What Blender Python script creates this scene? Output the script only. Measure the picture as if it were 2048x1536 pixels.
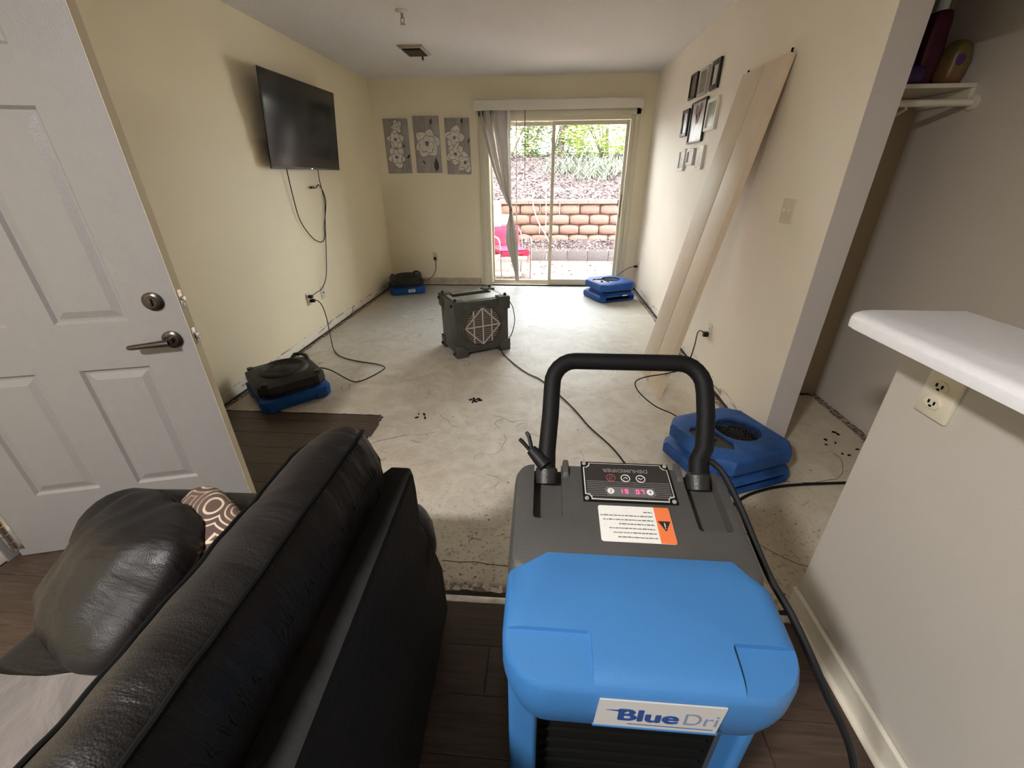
import bpy, bmesh, math, random
from mathutils import Vector, Matrix, noise
PI = math.pi
random.seed(7)
SC = bpy.context.scene
COL = SC.collection
for o in list(bpy.data.objects): bpy.data.objects.remove(o)

# ------------------------------------------------------------------ camera
F_PX, PITCH, YAW, ROLL, CAM_H = 827.761, 0.466607, 0.0769255, -0.008017, 1.40113
cp, sp, cy, sy = math.cos(PITCH), math.sin(PITCH), math.cos(YAW), math.sin(YAW)
fw = Vector((-sy*cp, cy*cp, -sp)); rt = Vector((cy, sy, 0)); up = rt.cross(fw)
r2 = math.cos(ROLL)*rt + math.sin(ROLL)*up; u2 = -math.sin(ROLL)*rt + math.cos(ROLL)*up
cd = bpy.data.cameras.new('camera'); cam = bpy.data.objects.new('camera', cd); COL.objects.link(cam)
cd.sensor_width = 36; cd.lens = F_PX/2048*36; cd.clip_start = 0.02; cd.clip_end = 200
cam.matrix_world = Matrix(((r2.x, u2.x, -fw.x, 0), (r2.y, u2.y, -fw.y, 0), (r2.z, u2.z, -fw.z, CAM_H), (0, 0, 0, 1)))
SC.camera = cam

# ------------------------------------------------------------------ world, sun, lamps, exposure
w = bpy.data.worlds.new('sky'); SC.world = w; w.use_nodes = True
bgn = w.node_tree.nodes['Background']; bgn.inputs[0].default_value = (0.95, 0.97, 1.0, 1); bgn.inputs[1].default_value = 10.5
sd = bpy.data.lights.new('sun', 'SUN'); sd.energy = 2.5; sd.angle = math.radians(3); sd.color = (1, .96, .88)
so = bpy.data.objects.new('sun', sd); COL.objects.link(so)
so.rotation_euler = Vector((0.62, -0.28, 0.73)).to_track_quat('Z', 'Y').to_euler()
def area(name, loc, size, energy, color, aim=None):
    l = bpy.data.lights.new(name, 'AREA'); l.shape = 'DISK'; l.size = size; l.energy = energy; l.color = color
    o = bpy.data.objects.new(name, l); COL.objects.link(o); o.location = loc
    if aim: o.rotation_euler = (Vector(loc)-Vector(aim)).to_track_quat('Z', 'Y').to_euler()
    return o
area('entry_ceiling_lamp', (-1.02, -.78, 2.37), 0.24, 58, (1.0, .985, .965))
SC.view_settings.view_transform = 'Standard'; SC.view_settings.look = 'None'
SC.view_settings.exposure = 0.88; SC.view_settings.gamma = 1.0
try: SC.view_settings.use_curve_mapping = False
except Exception: pass

# ------------------------------------------------------------------ tagging and mesh helpers
def tag(o, label=None, cat=None, group=None, kind=None):
    if label: o['label'] = label
    if cat: o['category'] = cat
    if group: o['group'] = group
    if kind: o['kind'] = kind
    return o
WM = {}
def thing(name, label, cat, loc=(0, 0, 0), rz=0, group=None, rx=0, ry=0):
    o = bpy.data.objects.new(name, None); COL.objects.link(o); o.empty_display_size = .05
    o.location = loc; o.rotation_euler = (rx, ry, rz)
    WM[o.name] = Matrix.Translation(loc) @ o.rotation_euler.to_matrix().to_4x4()
    return tag(o, label, cat, group)
class G:
    def __init__(s): s.v = []; s.f = []
    def add(s, v, f, M=None):
        n = len(s.v)
        s.v += [tuple(M @ Vector(p)) if M else tuple(p) for p in v]
        s.f += [tuple(i+n for i in q) for q in f]; return s
    def box(s, x0, x1, y0, y1, z0, z1, M=None):
        return s.add([(x0,y0,z0),(x1,y0,z0),(x1,y1,z0),(x0,y1,z0),(x0,y0,z1),(x1,y0,z1),(x1,y1,z1),(x0,y1,z1)],
                     [(0,3,2,1),(4,5,6,7),(0,1,5,4),(1,2,6,5),(2,3,7,6),(3,0,4,7)], M)
    def prism(s, poly, z0, z1, M=None):
        n = len(poly); v = [(x,y,z0) for x,y in poly]+[(x,y,z1) for x,y in poly]
        return s.add(v, [tuple(range(n-1,-1,-1)), tuple(range(n,2*n))]+[(i,(i+1)%n,n+(i+1)%n,n+i) for i in range(n)], M)
    def loft(s, rings, cap=True, M=None, closed=True):
        n = len(rings[0]); v = [p for r in rings for p in r]; f = []
        for k in range(len(rings)-1):
            for i in range(n if closed else n-1):
                j = (i+1) % n; f.append((k*n+i, k*n+j, (k+1)*n+j, (k+1)*n+i))
        if cap: f += [tuple(range(n-1,-1,-1)), tuple(range((len(rings)-1)*n, len(rings)*n))]
        return s.add(v, f, M)
    def tube(s, pts, r, n=8, cap=True, M=None):
        pts = [Vector(p) for p in pts]; rings = []; N = None
        for i, p in enumerate(pts):
            t = (pts[min(i+1,len(pts)-1)]-pts[max(i-1,0)]).normalized()
            if N is None: N = t.orthogonal().normalized()
            else: N = (N-t*N.dot(t)).normalized()
            B = t.cross(N); rr = r[i] if isinstance(r, (list, tuple)) else r
            rings.append([p+rr*(math.cos(a)*N+math.sin(a)*B) for a in [2*PI*k/n for k in range(n)]])
        return s.loft(rings, cap, M)
    def lathe(s, prof, n=24, M=None, cap=True):
        return s.loft([[(r*math.cos(2*PI*k/n), r*math.sin(2*PI*k/n), z) for k in range(n)] for r, z in prof], cap, M)
    def torus(s, R, r, n=32, m=6, M=None):
        v = []; f = []
        for i in range(n):
            a = 2*PI*i/n
            for j in range(m):
                b = 2*PI*j/m; q = R+r*math.cos(b); v.append((q*math.cos(a), q*math.sin(a), r*math.sin(b)))
        for i in range(n):
            for j in range(m): f.append((i*m+j, ((i+1)%n)*m+j, ((i+1)%n)*m+(j+1)%m, i*m+(j+1)%m))
        return s.add(v, f, M)
    def build(s, name, mat, parent=None, smooth=False, bevel=0, kind=None, world=False, seg=2, label=None, ang=35):
        vs = s.v
        if world and parent is not None:
            inv = WM[parent.name].inverted(); vs = [tuple(inv @ Vector(p)) for p in vs]
        me = bpy.data.meshes.new(name); me.from_pydata(vs, [], s.f); me.validate()
        bm = bmesh.new(); bm.from_mesh(me); bmesh.ops.recalc_face_normals(bm, faces=bm.faces[:])
        if bevel:
            es = [e for e in bm.edges if len(e.link_faces) == 2 and e.calc_face_angle(0) > .5]
            bmesh.ops.bevel(bm, geom=es, offset=bevel, segments=seg, profile=.6, affect='EDGES', clamp_overlap=True)
        bm.to_mesh(me); bm.free()
        if smooth or bevel:
            me.shade_smooth() if hasattr(me, 'shade_smooth') else None
            try: me.set_sharp_from_angle(angle=math.radians(ang))
            except Exception: pass
        me.materials.append(mat)
        o = bpy.data.objects.new(name, me); COL.objects.link(o)
        if parent is not None:
            o.parent = parent; WM[o.name] = WM.get(parent.name, Matrix.Identity(4))
        else: WM[o.name] = Matrix.Identity(4)
        if kind: o['kind'] = kind
        if label: o['label'] = label
        return o
def copy_tree(o, parent=None):
    c = o.copy(); COL.objects.link(c)
    if parent is not None: c.parent = parent
    for ch in list(o.children): copy_tree(ch, c)
    return c
def T(x=0, y=0, z=0, rx=0, ry=0, rz=0, s=1):
    return Matrix.Translation((x, y, z)) @ Matrix.Rotation(rz, 4, 'Z') @ Matrix.Rotation(ry, 4, 'Y') @ Matrix.Rotation(rx, 4, 'X') @ Matrix.Scale(s, 4)
def spl(pts, n=10):
    pts = [Vector(p) for p in pts]; out = []
    for i in range(len(pts)-1):
        a, b, c, d = pts[max(i-1,0)], pts[i], pts[i+1], pts[min(i+2,len(pts)-1)]
        for k in range(n):
            t = k/n; out.append(.5*((2*b)+(c-a)*t+(2*a-5*b+4*c-d)*t*t+(3*b-a-3*c+d)*t**3))
    return out+[pts[-1]]
def rrect(hx, hy, r, n=5, cx=0, cy_=0):
    o = []
    for sx, sy_, a0 in ((1,1,0),(-1,1,PI/2),(-1,-1,PI),(1,-1,1.5*PI)):
        for k in range(n+1):
            a = a0+PI/2*k/n; o.append((cx+sx*(hx-r)+r*math.cos(a), cy_+sy_*(hy-r)+r*math.sin(a)))
    return o
def crect(hx, hy, c):
    return [(hx,-hy+c),(hx,hy-c),(hx-c,hy),(-hx+c,hy),(-hx,hy-c),(-hx,-hy+c),(-hx+c,-hy),(hx-c,-hy)]
def ring(poly, z): return [(x, y, z) for x, y in poly]

# ------------------------------------------------------------------ materials
def mat(name, col, rough=.6, metal=0, bump=0, bscale=50, var=0, vscale=3, spec=.5, emit=None, estr=0, coat=0, detail=4, sheen=0):
    m = bpy.data.materials.new(name); m.use_nodes = True; nt = m.node_tree; N = nt.nodes; L = nt.links
    b = N['Principled BSDF']; b.inputs['Base Color'].default_value = (*col, 1); b.inputs['Roughness'].default_value = rough
    b.inputs['Metallic'].default_value = metal; b.inputs['Specular IOR Level'].default_value = spec
    if coat: b.inputs['Coat Weight'].default_value = coat; b.inputs['Coat Roughness'].default_value = .1
    if sheen: b.inputs['Sheen Weight'].default_value = sheen
    if emit: b.inputs['Emission Color'].default_value = (*emit, 1); b.inputs['Emission Strength'].default_value = estr
    tc = N.new('ShaderNodeTexCoord')
    if var:
        n = N.new('ShaderNodeTexNoise'); n.inputs['Scale'].default_value = vscale; n.inputs['Detail'].default_value = 6
        L.new(tc.outputs['Object'], n.inputs['Vector'])
        r = N.new('ShaderNodeValToRGB'); r.color_ramp.elements[0].position = .3; r.color_ramp.elements[1].position = .7
        r.color_ramp.elements[0].color = (*[c*(1-var) for c in col], 1); r.color_ramp.elements[1].color = (*[min(1, c*(1+var)) for c in col], 1)
        L.new(n.outputs[0], r.inputs[0]); L.new(r.outputs[0], b.inputs['Base Color'])
    if bump:
        n = N.new('ShaderNodeTexNoise'); n.inputs['Scale'].default_value = bscale; n.inputs['Detail'].default_value = detail
        L.new(tc.outputs['Object'], n.inputs['Vector'])
        bp = N.new('ShaderNodeBump'); bp.inputs['Strength'].default_value = bump; bp.inputs['Distance'].default_value = .01
        L.new(n.outputs[0], bp.inputs['Height']); L.new(bp.outputs[0], b.inputs['Normal'])
    return m
class NT:   # small node-graph helper
    def __init__(s, m): s.t = m.node_tree; s.N = s.t.nodes; s.L = s.t.links; s.b = s.N['Principled BSDF']; s.tc = s.N.new('ShaderNodeTexCoord').outputs['Object']
    def inp(s, sock, v):
        if hasattr(v, 'links'): s.L.new(v, sock)
        elif isinstance(v, tuple) and len(v) == 3 and sock.type == 'RGBA': sock.default_value = (*v, 1)
        else: sock.default_value = v
    def noise(s, scale, detail=4, dist=0, vec=None, rough=.5):
        n = s.N.new('ShaderNodeTexNoise'); s.L.new(vec or s.tc, n.inputs['Vector']); n.inputs['Scale'].default_value = scale
        n.inputs['Detail'].default_value = detail; n.inputs['Distortion'].default_value = dist; n.inputs['Roughness'].default_value = rough; return n.outputs[0]
    def ramp(s, f, stops, interp='LINEAR'):
        r = s.N.new('ShaderNodeValToRGB'); r.color_ramp.interpolation = interp; e = r.color_ramp.elements
        while len(e) < len(stops): e.new(.5)
        for k, (p, c) in enumerate(stops):
            e[k].position = p; e[k].color = (c, c, c, 1) if not isinstance(c, tuple) else (*c, 1)
        s.inp(r.inputs[0], f); return r.outputs[0]
    def mix(s, f, a, b_, mode='MIX'):
        n = s.N.new('ShaderNodeMix'); n.data_type = 'RGBA'; n.blend_type = mode
        s.inp(n.inputs[0], f); s.inp(n.inputs[6], a); s.inp(n.inputs[7], b_); return n.outputs[2]
    def math(s, op, a, b_=0.0, c=None):
        n = s.N.new('ShaderNodeMath'); n.operation = op; s.inp(n.inputs[0], a); s.inp(n.inputs[1], b_)
        if c is not None: s.inp(n.inputs[2], c)
        return n.outputs[0]
    def sep(s, v=None):
        n = s.N.new('ShaderNodeSeparateXYZ'); s.L.new(v or s.tc, n.inputs[0]); return n.outputs
    def mapping(s, scale=(1,1,1), loc=(0,0,0), rot=(0,0,0), vec=None):
        n = s.N.new('ShaderNodeMapping'); s.L.new(vec or s.tc, n.inputs[0]); n.inputs['Scale'].default_value = scale
        n.inputs['Location'].default_value = loc; n.inputs['Rotation'].default_value = rot; return n.outputs[0]
    def vor(s, scale, feat='F1', vec=None, rnd=1):
        n = s.N.new('ShaderNodeTexVoronoi'); n.feature = feat; n.inputs['Scale'].default_value = scale; n.inputs['Randomness'].default_value = rnd
        s.L.new(vec or s.tc, n.inputs['Vector']); return n.outputs[0]
    def bump(s, h, st=.3, d=.01):
        n = s.N.new('ShaderNodeBump'); n.inputs['Strength'].default_value = st; n.inputs['Distance'].default_value = d
        s.L.new(h, n.inputs['Height']); s.L.new(n.outputs[0], s.b.inputs['Normal'])
    def col(s, c): s.L.new(c, s.b.inputs['Base Color'])
def band(g, x, lo, hi, soft=.01):   # 1 inside lo..hi
    a = g.math('MINIMUM', g.math('MULTIPLY', g.math('SUBTRACT', x, lo), 1/soft), 1.0)
    b_ = g.math('MINIMUM', g.math('MAXIMUM', g.math('MULTIPLY', g.math('SUBTRACT', hi, x), 1/soft), 0.0), 1.0)
    a = g.math('MAXIMUM', a, 0.0); return g.math('MULTIPLY', a, b_)
def wall_mat(name, col, dirty=True):
    m = mat(name, col, .55); g = NT(m)
    z = g.sep()[2]
    v = g.ramp(g.noise(1.2, 3), [(.3, tuple(c*.96 for c in col)), (.7, tuple(min(1, c*1.03) for c in col))])
    if dirty:
        lowb = g.math('MULTIPLY', band(g, z, -1.0, .085, .006), 1.0)
        line = band(g, z, .078, .086, .003)
        scuff = g.ramp(g.noise(14, 6, 1.0, g.mapping((1,1,3))), [(.52, 0.0), (.60, 1.0)])
        blot = g.ramp(g.noise(5, 6, .5, g.mapping((1,1,4))), [(.56, 0.0), (.64, 1.0)])
        v = g.mix(g.math('MULTIPLY', lowb, .55), v, (.80, .77, .68))
        v = g.mix(g.math('MULTIPLY', g.math('MULTIPLY', lowb, blot), .8), v, (.20, .14, .09))
        v = g.mix(g.math('MULTIPLY', g.math('MULTIPLY', line, scuff), .8), v, (.16, .11, .08))
    g.col(v); g.bump(g.noise(160, 3), .12, .004); return m
M_left = wall_mat('cream wall paint', (.87, .765, .535))
M_back = wall_mat('beige wall paint', (.89, .80, .60), False)
M_right = wall_mat('tan wall paint', (.86, .775, .65))
M_plain = wall_mat('grey beige wall tone', (.52, .48, .45), False)
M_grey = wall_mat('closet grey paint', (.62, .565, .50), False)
M_ceil = mat('popcorn ceiling', (.86, .82, .78), .9, bump=.9, bscale=140, var=.05, vscale=120)
M_trim = mat('white trim paint', (.74, .69, .58), .4, bump=.05, bscale=40)
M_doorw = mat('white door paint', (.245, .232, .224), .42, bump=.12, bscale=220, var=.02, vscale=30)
M_vinyl = mat('cream vinyl door frame', (.72, .66, .50), .4)
M_white = mat('white laminate', (.86, .86, .90), .33, bump=.04, bscale=300, var=.02, vscale=60)
M_plate = mat('ivory outlet plate', (.72, .66, .52), .35)
M_dark = mat('dark slot', (.006, .006, .005), .9, spec=.1)
M_black = mat('black plastic', (.018, .017, .017), .42, bump=.15, bscale=260)
M_dusty = mat('dusty black plastic', (.017, .015, .0145), .55, bump=.3, bscale=90, var=.35, vscale=18)
M_cord = mat('black rubber cord', (.008, .008, .009), .5, spec=.3)
M_blue = mat('blue moulded plastic', (.014, .085, .34), .6, spec=.3, bump=.12, bscale=180, var=.12, vscale=9)
M_blued = mat('dusty blue moulded plastic', (.022, .085, .28), .6, spec=.35, bump=.2, bscale=120, var=.22, vscale=14)
M_dblue = mat('bright blue moulded cover', (.045, .175, .42), .42, bump=.10, bscale=420, var=.05, vscale=6)
M_dgrey = mat('charcoal moulded plastic', (.066, .062, .058), .5, bump=.18, bscale=420, var=.08, vscale=10)
M_sgrey = mat('grey green moulded plastic', (.062, .062, .052), .5, bump=.15, bscale=200, var=.15, vscale=12)
M_silver = mat('silver plastic', (.42, .41, .38), .35, metal=.3, bump=.05)
M_chrome = mat('polished metal', (.75, .72, .68), .18, metal=1)
M_bronze = mat('dark bronze', (.09, .075, .065), .28, metal=.9)
M_foam = mat('black foam grip', (.005, .0045, .005), .6, spec=.22, bump=.1, bscale=400)
M_label = mat('white label', (.78, .77, .73), .45, var=.04, vscale=200)
M_plab = mat('brushed grey label', (.50, .49, .47), .4)
M_navy = mat('navy print', (.02, .06, .22), .5)
M_orange = mat('orange print', (.80, .19, .06), .5)
M_ink = mat('black ink', (.025, .022, .02), .5)
M_led = mat('red led digits', (.9, .05, .12), .5, emit=(1.0, .03, .12), estr=3.0)
M_redl = mat('red switch lamp', (.9, .08, .03), .5, emit=(1, .08, .03), estr=2.5)
M_icon = mat('grey icon print', (.62, .60, .57), .5)
M_panel = mat('glossy black panel', (.035, .03, .028), .25)
M_pred = mat('dull red icon', (.25, .06, .06), .5)
M_screen = mat('black glass screen', (.012, .011, .011), .12, spec=.6)
M_fabric = mat('white blind vinyl', (.62, .58, .54), .6, bump=.05, bscale=60)
M_vane = mat('translucent white vane', (.80, .76, .72), .6)
_n = M_vane.node_tree; _t = _n.nodes.new('ShaderNodeBsdfTranslucent'); _t.inputs[0].default_value = (.8, .76, .72, 1); _x = _n.nodes.new('ShaderNodeMixShader'); _x.inputs[0].default_value = .3
_n.links.new(_n.nodes['Principled BSDF'].outputs[0], _x.inputs[1]); _n.links.new(_t.outputs[0], _x.inputs[2]); _n.links.new(_x.outputs[0], _n.nodes['Material Output'].inputs[0])
M_knob = mat('black rubber knob', (.01, .01, .01), .5)

# concrete slab
def concrete():
    m = mat('stained concrete', (.6, .56, .48), .6); g = NT(m); x, y, z = g.sep()
    big = g.noise(.9, 6, .6); fine = g.noise(5, 8, 1.2, rough=.65)
    c = g.ramp(big, [(.28, (.52, .46, .37)), (.45, (.60, .54, .45)), (.62, (.66, .61, .52)), (.8, (.73, .70, .63))])
    c = g.mix(g.math('MULTIPLY', g.ramp(fine, [(.36, 1.0), (.60, 0.0)]), .50), c, (.40, .33, .25))
    sw = g.noise(2.2, 5, 2.5, g.mapping((1.6, .8, 1), rot=(0, 0, .6)))       # trowel swirls
    c = g.mix(g.math('MULTIPLY', g.ramp(sw, [(.44, 0.0), (.5, 1.0), (.56, 0.0)]), .10), c, (.78, .75, .70))
    # bluish grey zone before the glass door, its colour darkened against window glare; yellow-brown stain by the left wall
    gz = g.ramp(g.math('ADD', y, g.math('MULTIPLY', g.noise(1.5, 4), 1.2)), [(0, 0.0), (1, 1.0)])
    c = g.mix(g.math('MULTIPLY', band(g, g.math('ADD', y, g.math('MULTIPLY', big, 1.2)), 3.6, 9, 1.6), .75), c, (.37, .39, .40))
    c = g.mix(g.math('MULTIPLY', band(g, g.math('ADD', x, g.math('MULTIPLY', fine, .8)), .9, 3, .5), .5), c, (.58, .50, .36))
    wl = g.math('ADD', x, g.math('MULTIPLY', g.noise(2.0, 4), .8))
    c = g.mix(g.math('MULTIPLY', g.math('MULTIPLY', band(g, wl, -3, -1.45, .35), band(g, y, 3.6, 6.2, .6)), .6), c, (.52, .36, .17))
    # specks and black adhesive crumbs, denser near the flooring edge
    sp_ = g.vor(34); patch = g.noise(3.0, 5, .6)
    near = band(g, y, -1, 1.75, .9)
    thr = g.math('ADD', g.math('MULTIPLY', near, .17), g.math('MULTIPLY', g.ramp(patch, [(.45, 0.0), (.75, 1.0)]), .17))
    spot = g.math('LESS_THAN', sp_, thr)
    c = g.mix(g.math('MULTIPLY', spot, .8), c, (.075, .055, .045))
    c = g.mix(g.math('MULTIPLY', g.math('MULTIPLY', g.ramp(g.noise(55, 5, .5), [(.57, 0.0), (.63, 1.0)]), g.math('ADD', .15, near)), .6), c, (.11, .085, .07))
    smear = g.ramp(g.noise(4.5, 8, 2.5, g.mapping((1, 1.6, 1), rot=(0, 0, -.5)), .65), [(.58, 0.0), (.66, 1.0)])
    c = g.mix(g.math('MULTIPLY', smear, .30), c, (.30, .24, .19))
    c = g.mix(g.math('MULTIPLY', g.ramp(g.noise(3.2, 7, 1.5, g.mapping(loc=(5, 3, 0)), .6), [(.54, 0.0), (.70, 1.0)]), .25), c, (.80, .78, .73))
    sp2 = g.math('LESS_THAN', g.vor(9), .05); c = g.mix(g.math('MULTIPLY', sp2, .85), c, (.06, .045, .04))
    # thin cracks and curved glue scratches
    cr = g.N.new('ShaderNodeTexVoronoi'); cr.feature = 'DISTANCE_TO_EDGE'; cr.inputs['Scale'].default_value = 1.1
    wv = g.N.new('ShaderNodeVectorMath'); wv.operation = 'ADD'; g.L.new(g.tc, wv.inputs[0])
    n3 = g.N.new('ShaderNodeTexNoise'); n3.inputs['Scale'].default_value = 2.2; g.L.new(g.tc, n3.inputs['Vector']); g.L.new(n3.outputs[1], wv.inputs[1])
    g.L.new(wv.outputs[0], cr.inputs['Vector'])
    brk = g.ramp(g.noise(6, 4), [(.5, 0.0), (.58, 1.0)])
    crk = g.math('MULTIPLY', g.math('LESS_THAN', cr.outputs[0], .0045), brk)
    c = g.mix(g.math('MULTIPLY', crk, .55), c, (.14, .10, .08))
    edge = band(g, y, .98, 1.08, .03)
    c = g.mix(g.math('MULTIPLY', g.math('MULTIPLY', edge, g.ramp(g.noise(40, 6), [(.45, 0.0), (.55, 1.0)])), .85), c, (.12, .08, .06))
    g.col(c); g.bump(g.math('ADD', fine, g.math('MULTIPLY', g.noise(60, 4), .3)), .12, .006)
    rg = g.ramp(big, [(.3, .62), (.7, .42)]); g.L.new(rg, g.b.inputs['Roughness']); return m
M_conc = concrete()
def wood():
    m = mat('dark walnut plank', (.08, .05, .035), .38); g = NT(m)
    n = g.noise(3.5, 8, .8, g.mapping((1.2, 22, 1)), .7)
    c = g.ramp(n, [(.25, (.022, .014, .010)), (.5, (.060, .037, .026)), (.75, (.105, .068, .048))])
    oi = g.N.new('ShaderNodeObjectInfo'); c = g.mix(g.math('MULTIPLY', oi.outputs['Random'], .35), c, (.035, .022, .016))
    g.col(c); g.bump(n, .12, .004); return m
M_wood = wood()
def leather():
    m = mat('dark brown leather', (.014, .011, .010), .38, spec=.28); g = NT(m)
    n = g.noise(5, 5, .3); c = g.ramp(n, [(.3, (.006, .0048, .0046)), (.7, (.012, .0092, .0088))]); g.col(c)
    wr_ = g.noise(1, 5, .6, g.mapping((5, 26, 7))); cr_ = g.noise(1, 4, .8, g.mapping((14, 40, 14)))
    h = g.math('ADD', g.math('MULTIPLY', g.vor(420), .06), g.math('ADD', wr_, g.math('MULTIPLY', cr_, .35)))
    g.bump(h, .45, .012); r = g.ramp(g.noise(7, 5), [(.35, .36), (.65, .62)]); g.L.new(r, g.b.inputs['Roughness']); return m
M_leather = leather()
M_suede = mat('dark brown suede backing', (.010, .0090, .0088), .8, bump=.2, bscale=50, var=.25, vscale=5, spec=.25)
M_pipe = mat('black piping', (.003, .003, .003), .7, spec=.12)
def blanket():
    m = mat('beige fleece blanket', (.42, .36, .32), .95, sheen=.4); g = NT(m)
    g.col(g.ramp(g.noise(7, 6, .8), [(.3, (.085, .070, .063)), (.7, (.145, .125, .115))]))
    g.bump(g.noise(9, 6, 1), .5, .02); return m
M_blanket = blanket()
def paisley():
    m = mat('brown paisley cloth', (.2, .12, .08), .8); g = NT(m)
    v = g.vor(11); r = g.math('SINE', g.math('MULTIPLY', g.math('ADD', v, g.math('MULTIPLY', g.noise(5, 3), .35)), 44))
    c = g.ramp(r, [(.0, (.07, .04, .03)), (.5, (.10, .06, .045)), (.68, (.46, .36, .27)), (1, (.52, .42, .32))])
    c = g.mix(g.ramp(g.noise(9, 3), [(.45, 0.0), (.6, .7)]), c, (.10, .06, .045)); g.col(c); return m
M_paisley = paisley()
def glass():
    m = bpy.data.materials.new('window glass'); m.use_nodes = True; nt = m.node_tree; nt.nodes.clear()
    o = nt.nodes.new('ShaderNodeOutputMaterial'); mx = nt.nodes.new('ShaderNodeMixShader'); t = nt.nodes.new('ShaderNodeBsdfTransparent')
    t.inputs[0].default_value = (.96, .975, .97, 1)
    gl = nt.nodes.new('ShaderNodeBsdfGlossy'); gl.inputs['Roughness'].default_value = .02
    fr = nt.nodes.new('ShaderNodeFresnel'); fr.inputs[0].default_value = 1.25
    nt.links.new(fr.outputs[0], mx.inputs[0]); nt.links.new(t.outputs[0], mx.inputs[1]); nt.links.new(gl.outputs[0], mx.inputs[2]); nt.links.new(mx.outputs[0], o.inputs[0]); return m
M_glass = glass()

# ================================================================== ROOM SHELL
XL, XR, D, H = -2.166, 1.249, 5.902, 2.44
FZ = 0.0
fl = G().box(-3.2, 2.2, -2.4, D+.10, -.12, 0).build('floor', M_conc, kind='structure')
ce = G().box(-2.3, 2.1, -2.3, D+.12, H, H+.1).build('ceiling', M_ceil, kind='structure')
g = G().box(XL-.12, XL, 2.0, D, .010, H); g.box(XL-.12, XL, -2.2, 2.0, .010, H); g.box(XL-.12, XL-.03, -2.2, D, 0, .010)
g.build('wall_left', M_left, kind='structure')
DX0, DX1, DZ = -.80, 1.075, 2.085
g = G().box(XL-.12, DX0, D, D+.14, .0, H); g.box(DX1, XR+.12, D, D+.14, 0, H); g.box(DX0, DX1, D, D+.14, DZ, H)
g.build('wall_back', M_back, kind='structure')
PY = 2.042
g = G().box(XR, XR+.118, PY, D, .012, H); g.box(XR+.03, XR+.09, PY+.03, D, 0, .012)
g.build('wall_right', M_right, kind='structure')
G().box(XR+.0005, XR+.1185, PY-.004, PY, .012, H).build('wall_end_shade', M_plain, kind='structure')  # thin sheet over the wall end, its shade put into the darker colour
G().box(XR, XR+.118, .9, PY-.004, 2.03, H).build('wall_header', M_right, kind='structure')
G().box(XR+.118, 1.95, 2.745, 2.86, .0, H).build('wall_closet_back', wall_mat('closet back shadow tone', (.38, .30, .19), False), kind='structure')  # wall colour darkened to carry the partition's shadow
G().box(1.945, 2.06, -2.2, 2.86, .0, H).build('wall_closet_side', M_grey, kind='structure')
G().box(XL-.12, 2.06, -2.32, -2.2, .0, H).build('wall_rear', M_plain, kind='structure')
G().box(.93, 1.045, -.9, 1.055, 0, 1.057).build('wall_half', wall_mat('half wall paint', (.56, .52, .465), False), kind='structure')
# tack strips / dirty gap left by the stripped baseboards
def strip_mat():
    m = mat('rotten tack strip', (.2, .13, .09), .9); g = NT(m)
    g.col(g.ramp(g.noise(55, 6, 1), [(.35, (.05, .032, .022)), (.5, (.20, .14, .10)), (.62, (.50, .44, .37)), (.8, (.62, .57, .5))])); g.bump(g.noise(50, 5), .6); return m
M_strip = strip_mat()
M_gap = mat('dark wall gap', (.035, .022, .016), .95, bump=.5, bscale=60, var=.5, vscale=12)
def ragged(x0, x1, y0, y1, z, along='y', n=60, amp=.006, seed=1):
    rnd = random.Random(seed); a = []; b = []
    for i in range(n+1):
        t = i/n; j = rnd.uniform(-amp, amp); k = rnd.uniform(-amp, amp)
        if along == 'y': a.append((x0+j, y0+(y1-y0)*t)); b.append((x1+k, y0+(y1-y0)*t))
        else: a.append((x0+(x1-x0)*t, y0+j)); b.append((x0+(x1-x0)*t, y1+k))
    gg = G(); v = [(x, y, zz) for i in range(n+1) for (x, y), zz in ((a[i], .001), (a[i], z), (b[i], z), (b[i], .001))]
    f = []
    for i in range(n):
        q = i*4
        for k in range(3): f.append((q+k, q+k+1, q+k+5, q+k+4))
    return gg.add(v, f)
ragged(XL-.005, XL+.016, 2.26, 5.88, .004, seed=3).build('trim_2', M_gap, kind='structure')
ragged(XL+.022, XL+.046, 2.26, 5.88, .007, seed=4).build('trim_3', M_strip, kind='structure')
ragged(XR-.018, XR+.01, PY+.02, 5.88, .004, seed=5).build('trim_4', M_gap, kind='structure')
ragged(XR-.05, XR-.022, PY+.02, 5.88, .007, seed=6).build('trim_5', M_strip, kind='structure')
ragged(XL, 1.24, D-.03, D-.004, .005, 'x', seed=8).build('trim_6', M_gap, kind='structure')
ragged(1.90, 1.945, 1.2, 2.74, .006, seed=9).build('trim_7', M_strip, kind='structure')
ragged(1.37, 1.94, 2.72, 2.744, .005, 'x', 30, seed=11).build('trim_8', M_gap, kind='structure')
g = G().box(XL+.01, DX0-.08, D-.014, D, .02, .095); g.box(XL+.01, DX0-.08, D-.009, D, .095, .102)
g.build('baseboard_back', mat('scuffed baseboard', (.56, .47, .36), .6, var=.3, vscale=8, bump=.1), kind='structure')
# half-wall baseboard: flat board, rounded top bead, quarter-round shoe
g = G().box(.917, .93, -.9, 1.055, 0, .088); g.tube([(.9215, -.9, .088), (.9215, 1.057, .088)], .0085, 10)
g.build('baseboard_right', M_trim, kind='structure', smooth=True)
g = G().tube([(.913, -.9, .007), (.913, .985, .007)], .013, 12); g.build('trim_9', M_trim, kind='structure', smooth=True)
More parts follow.
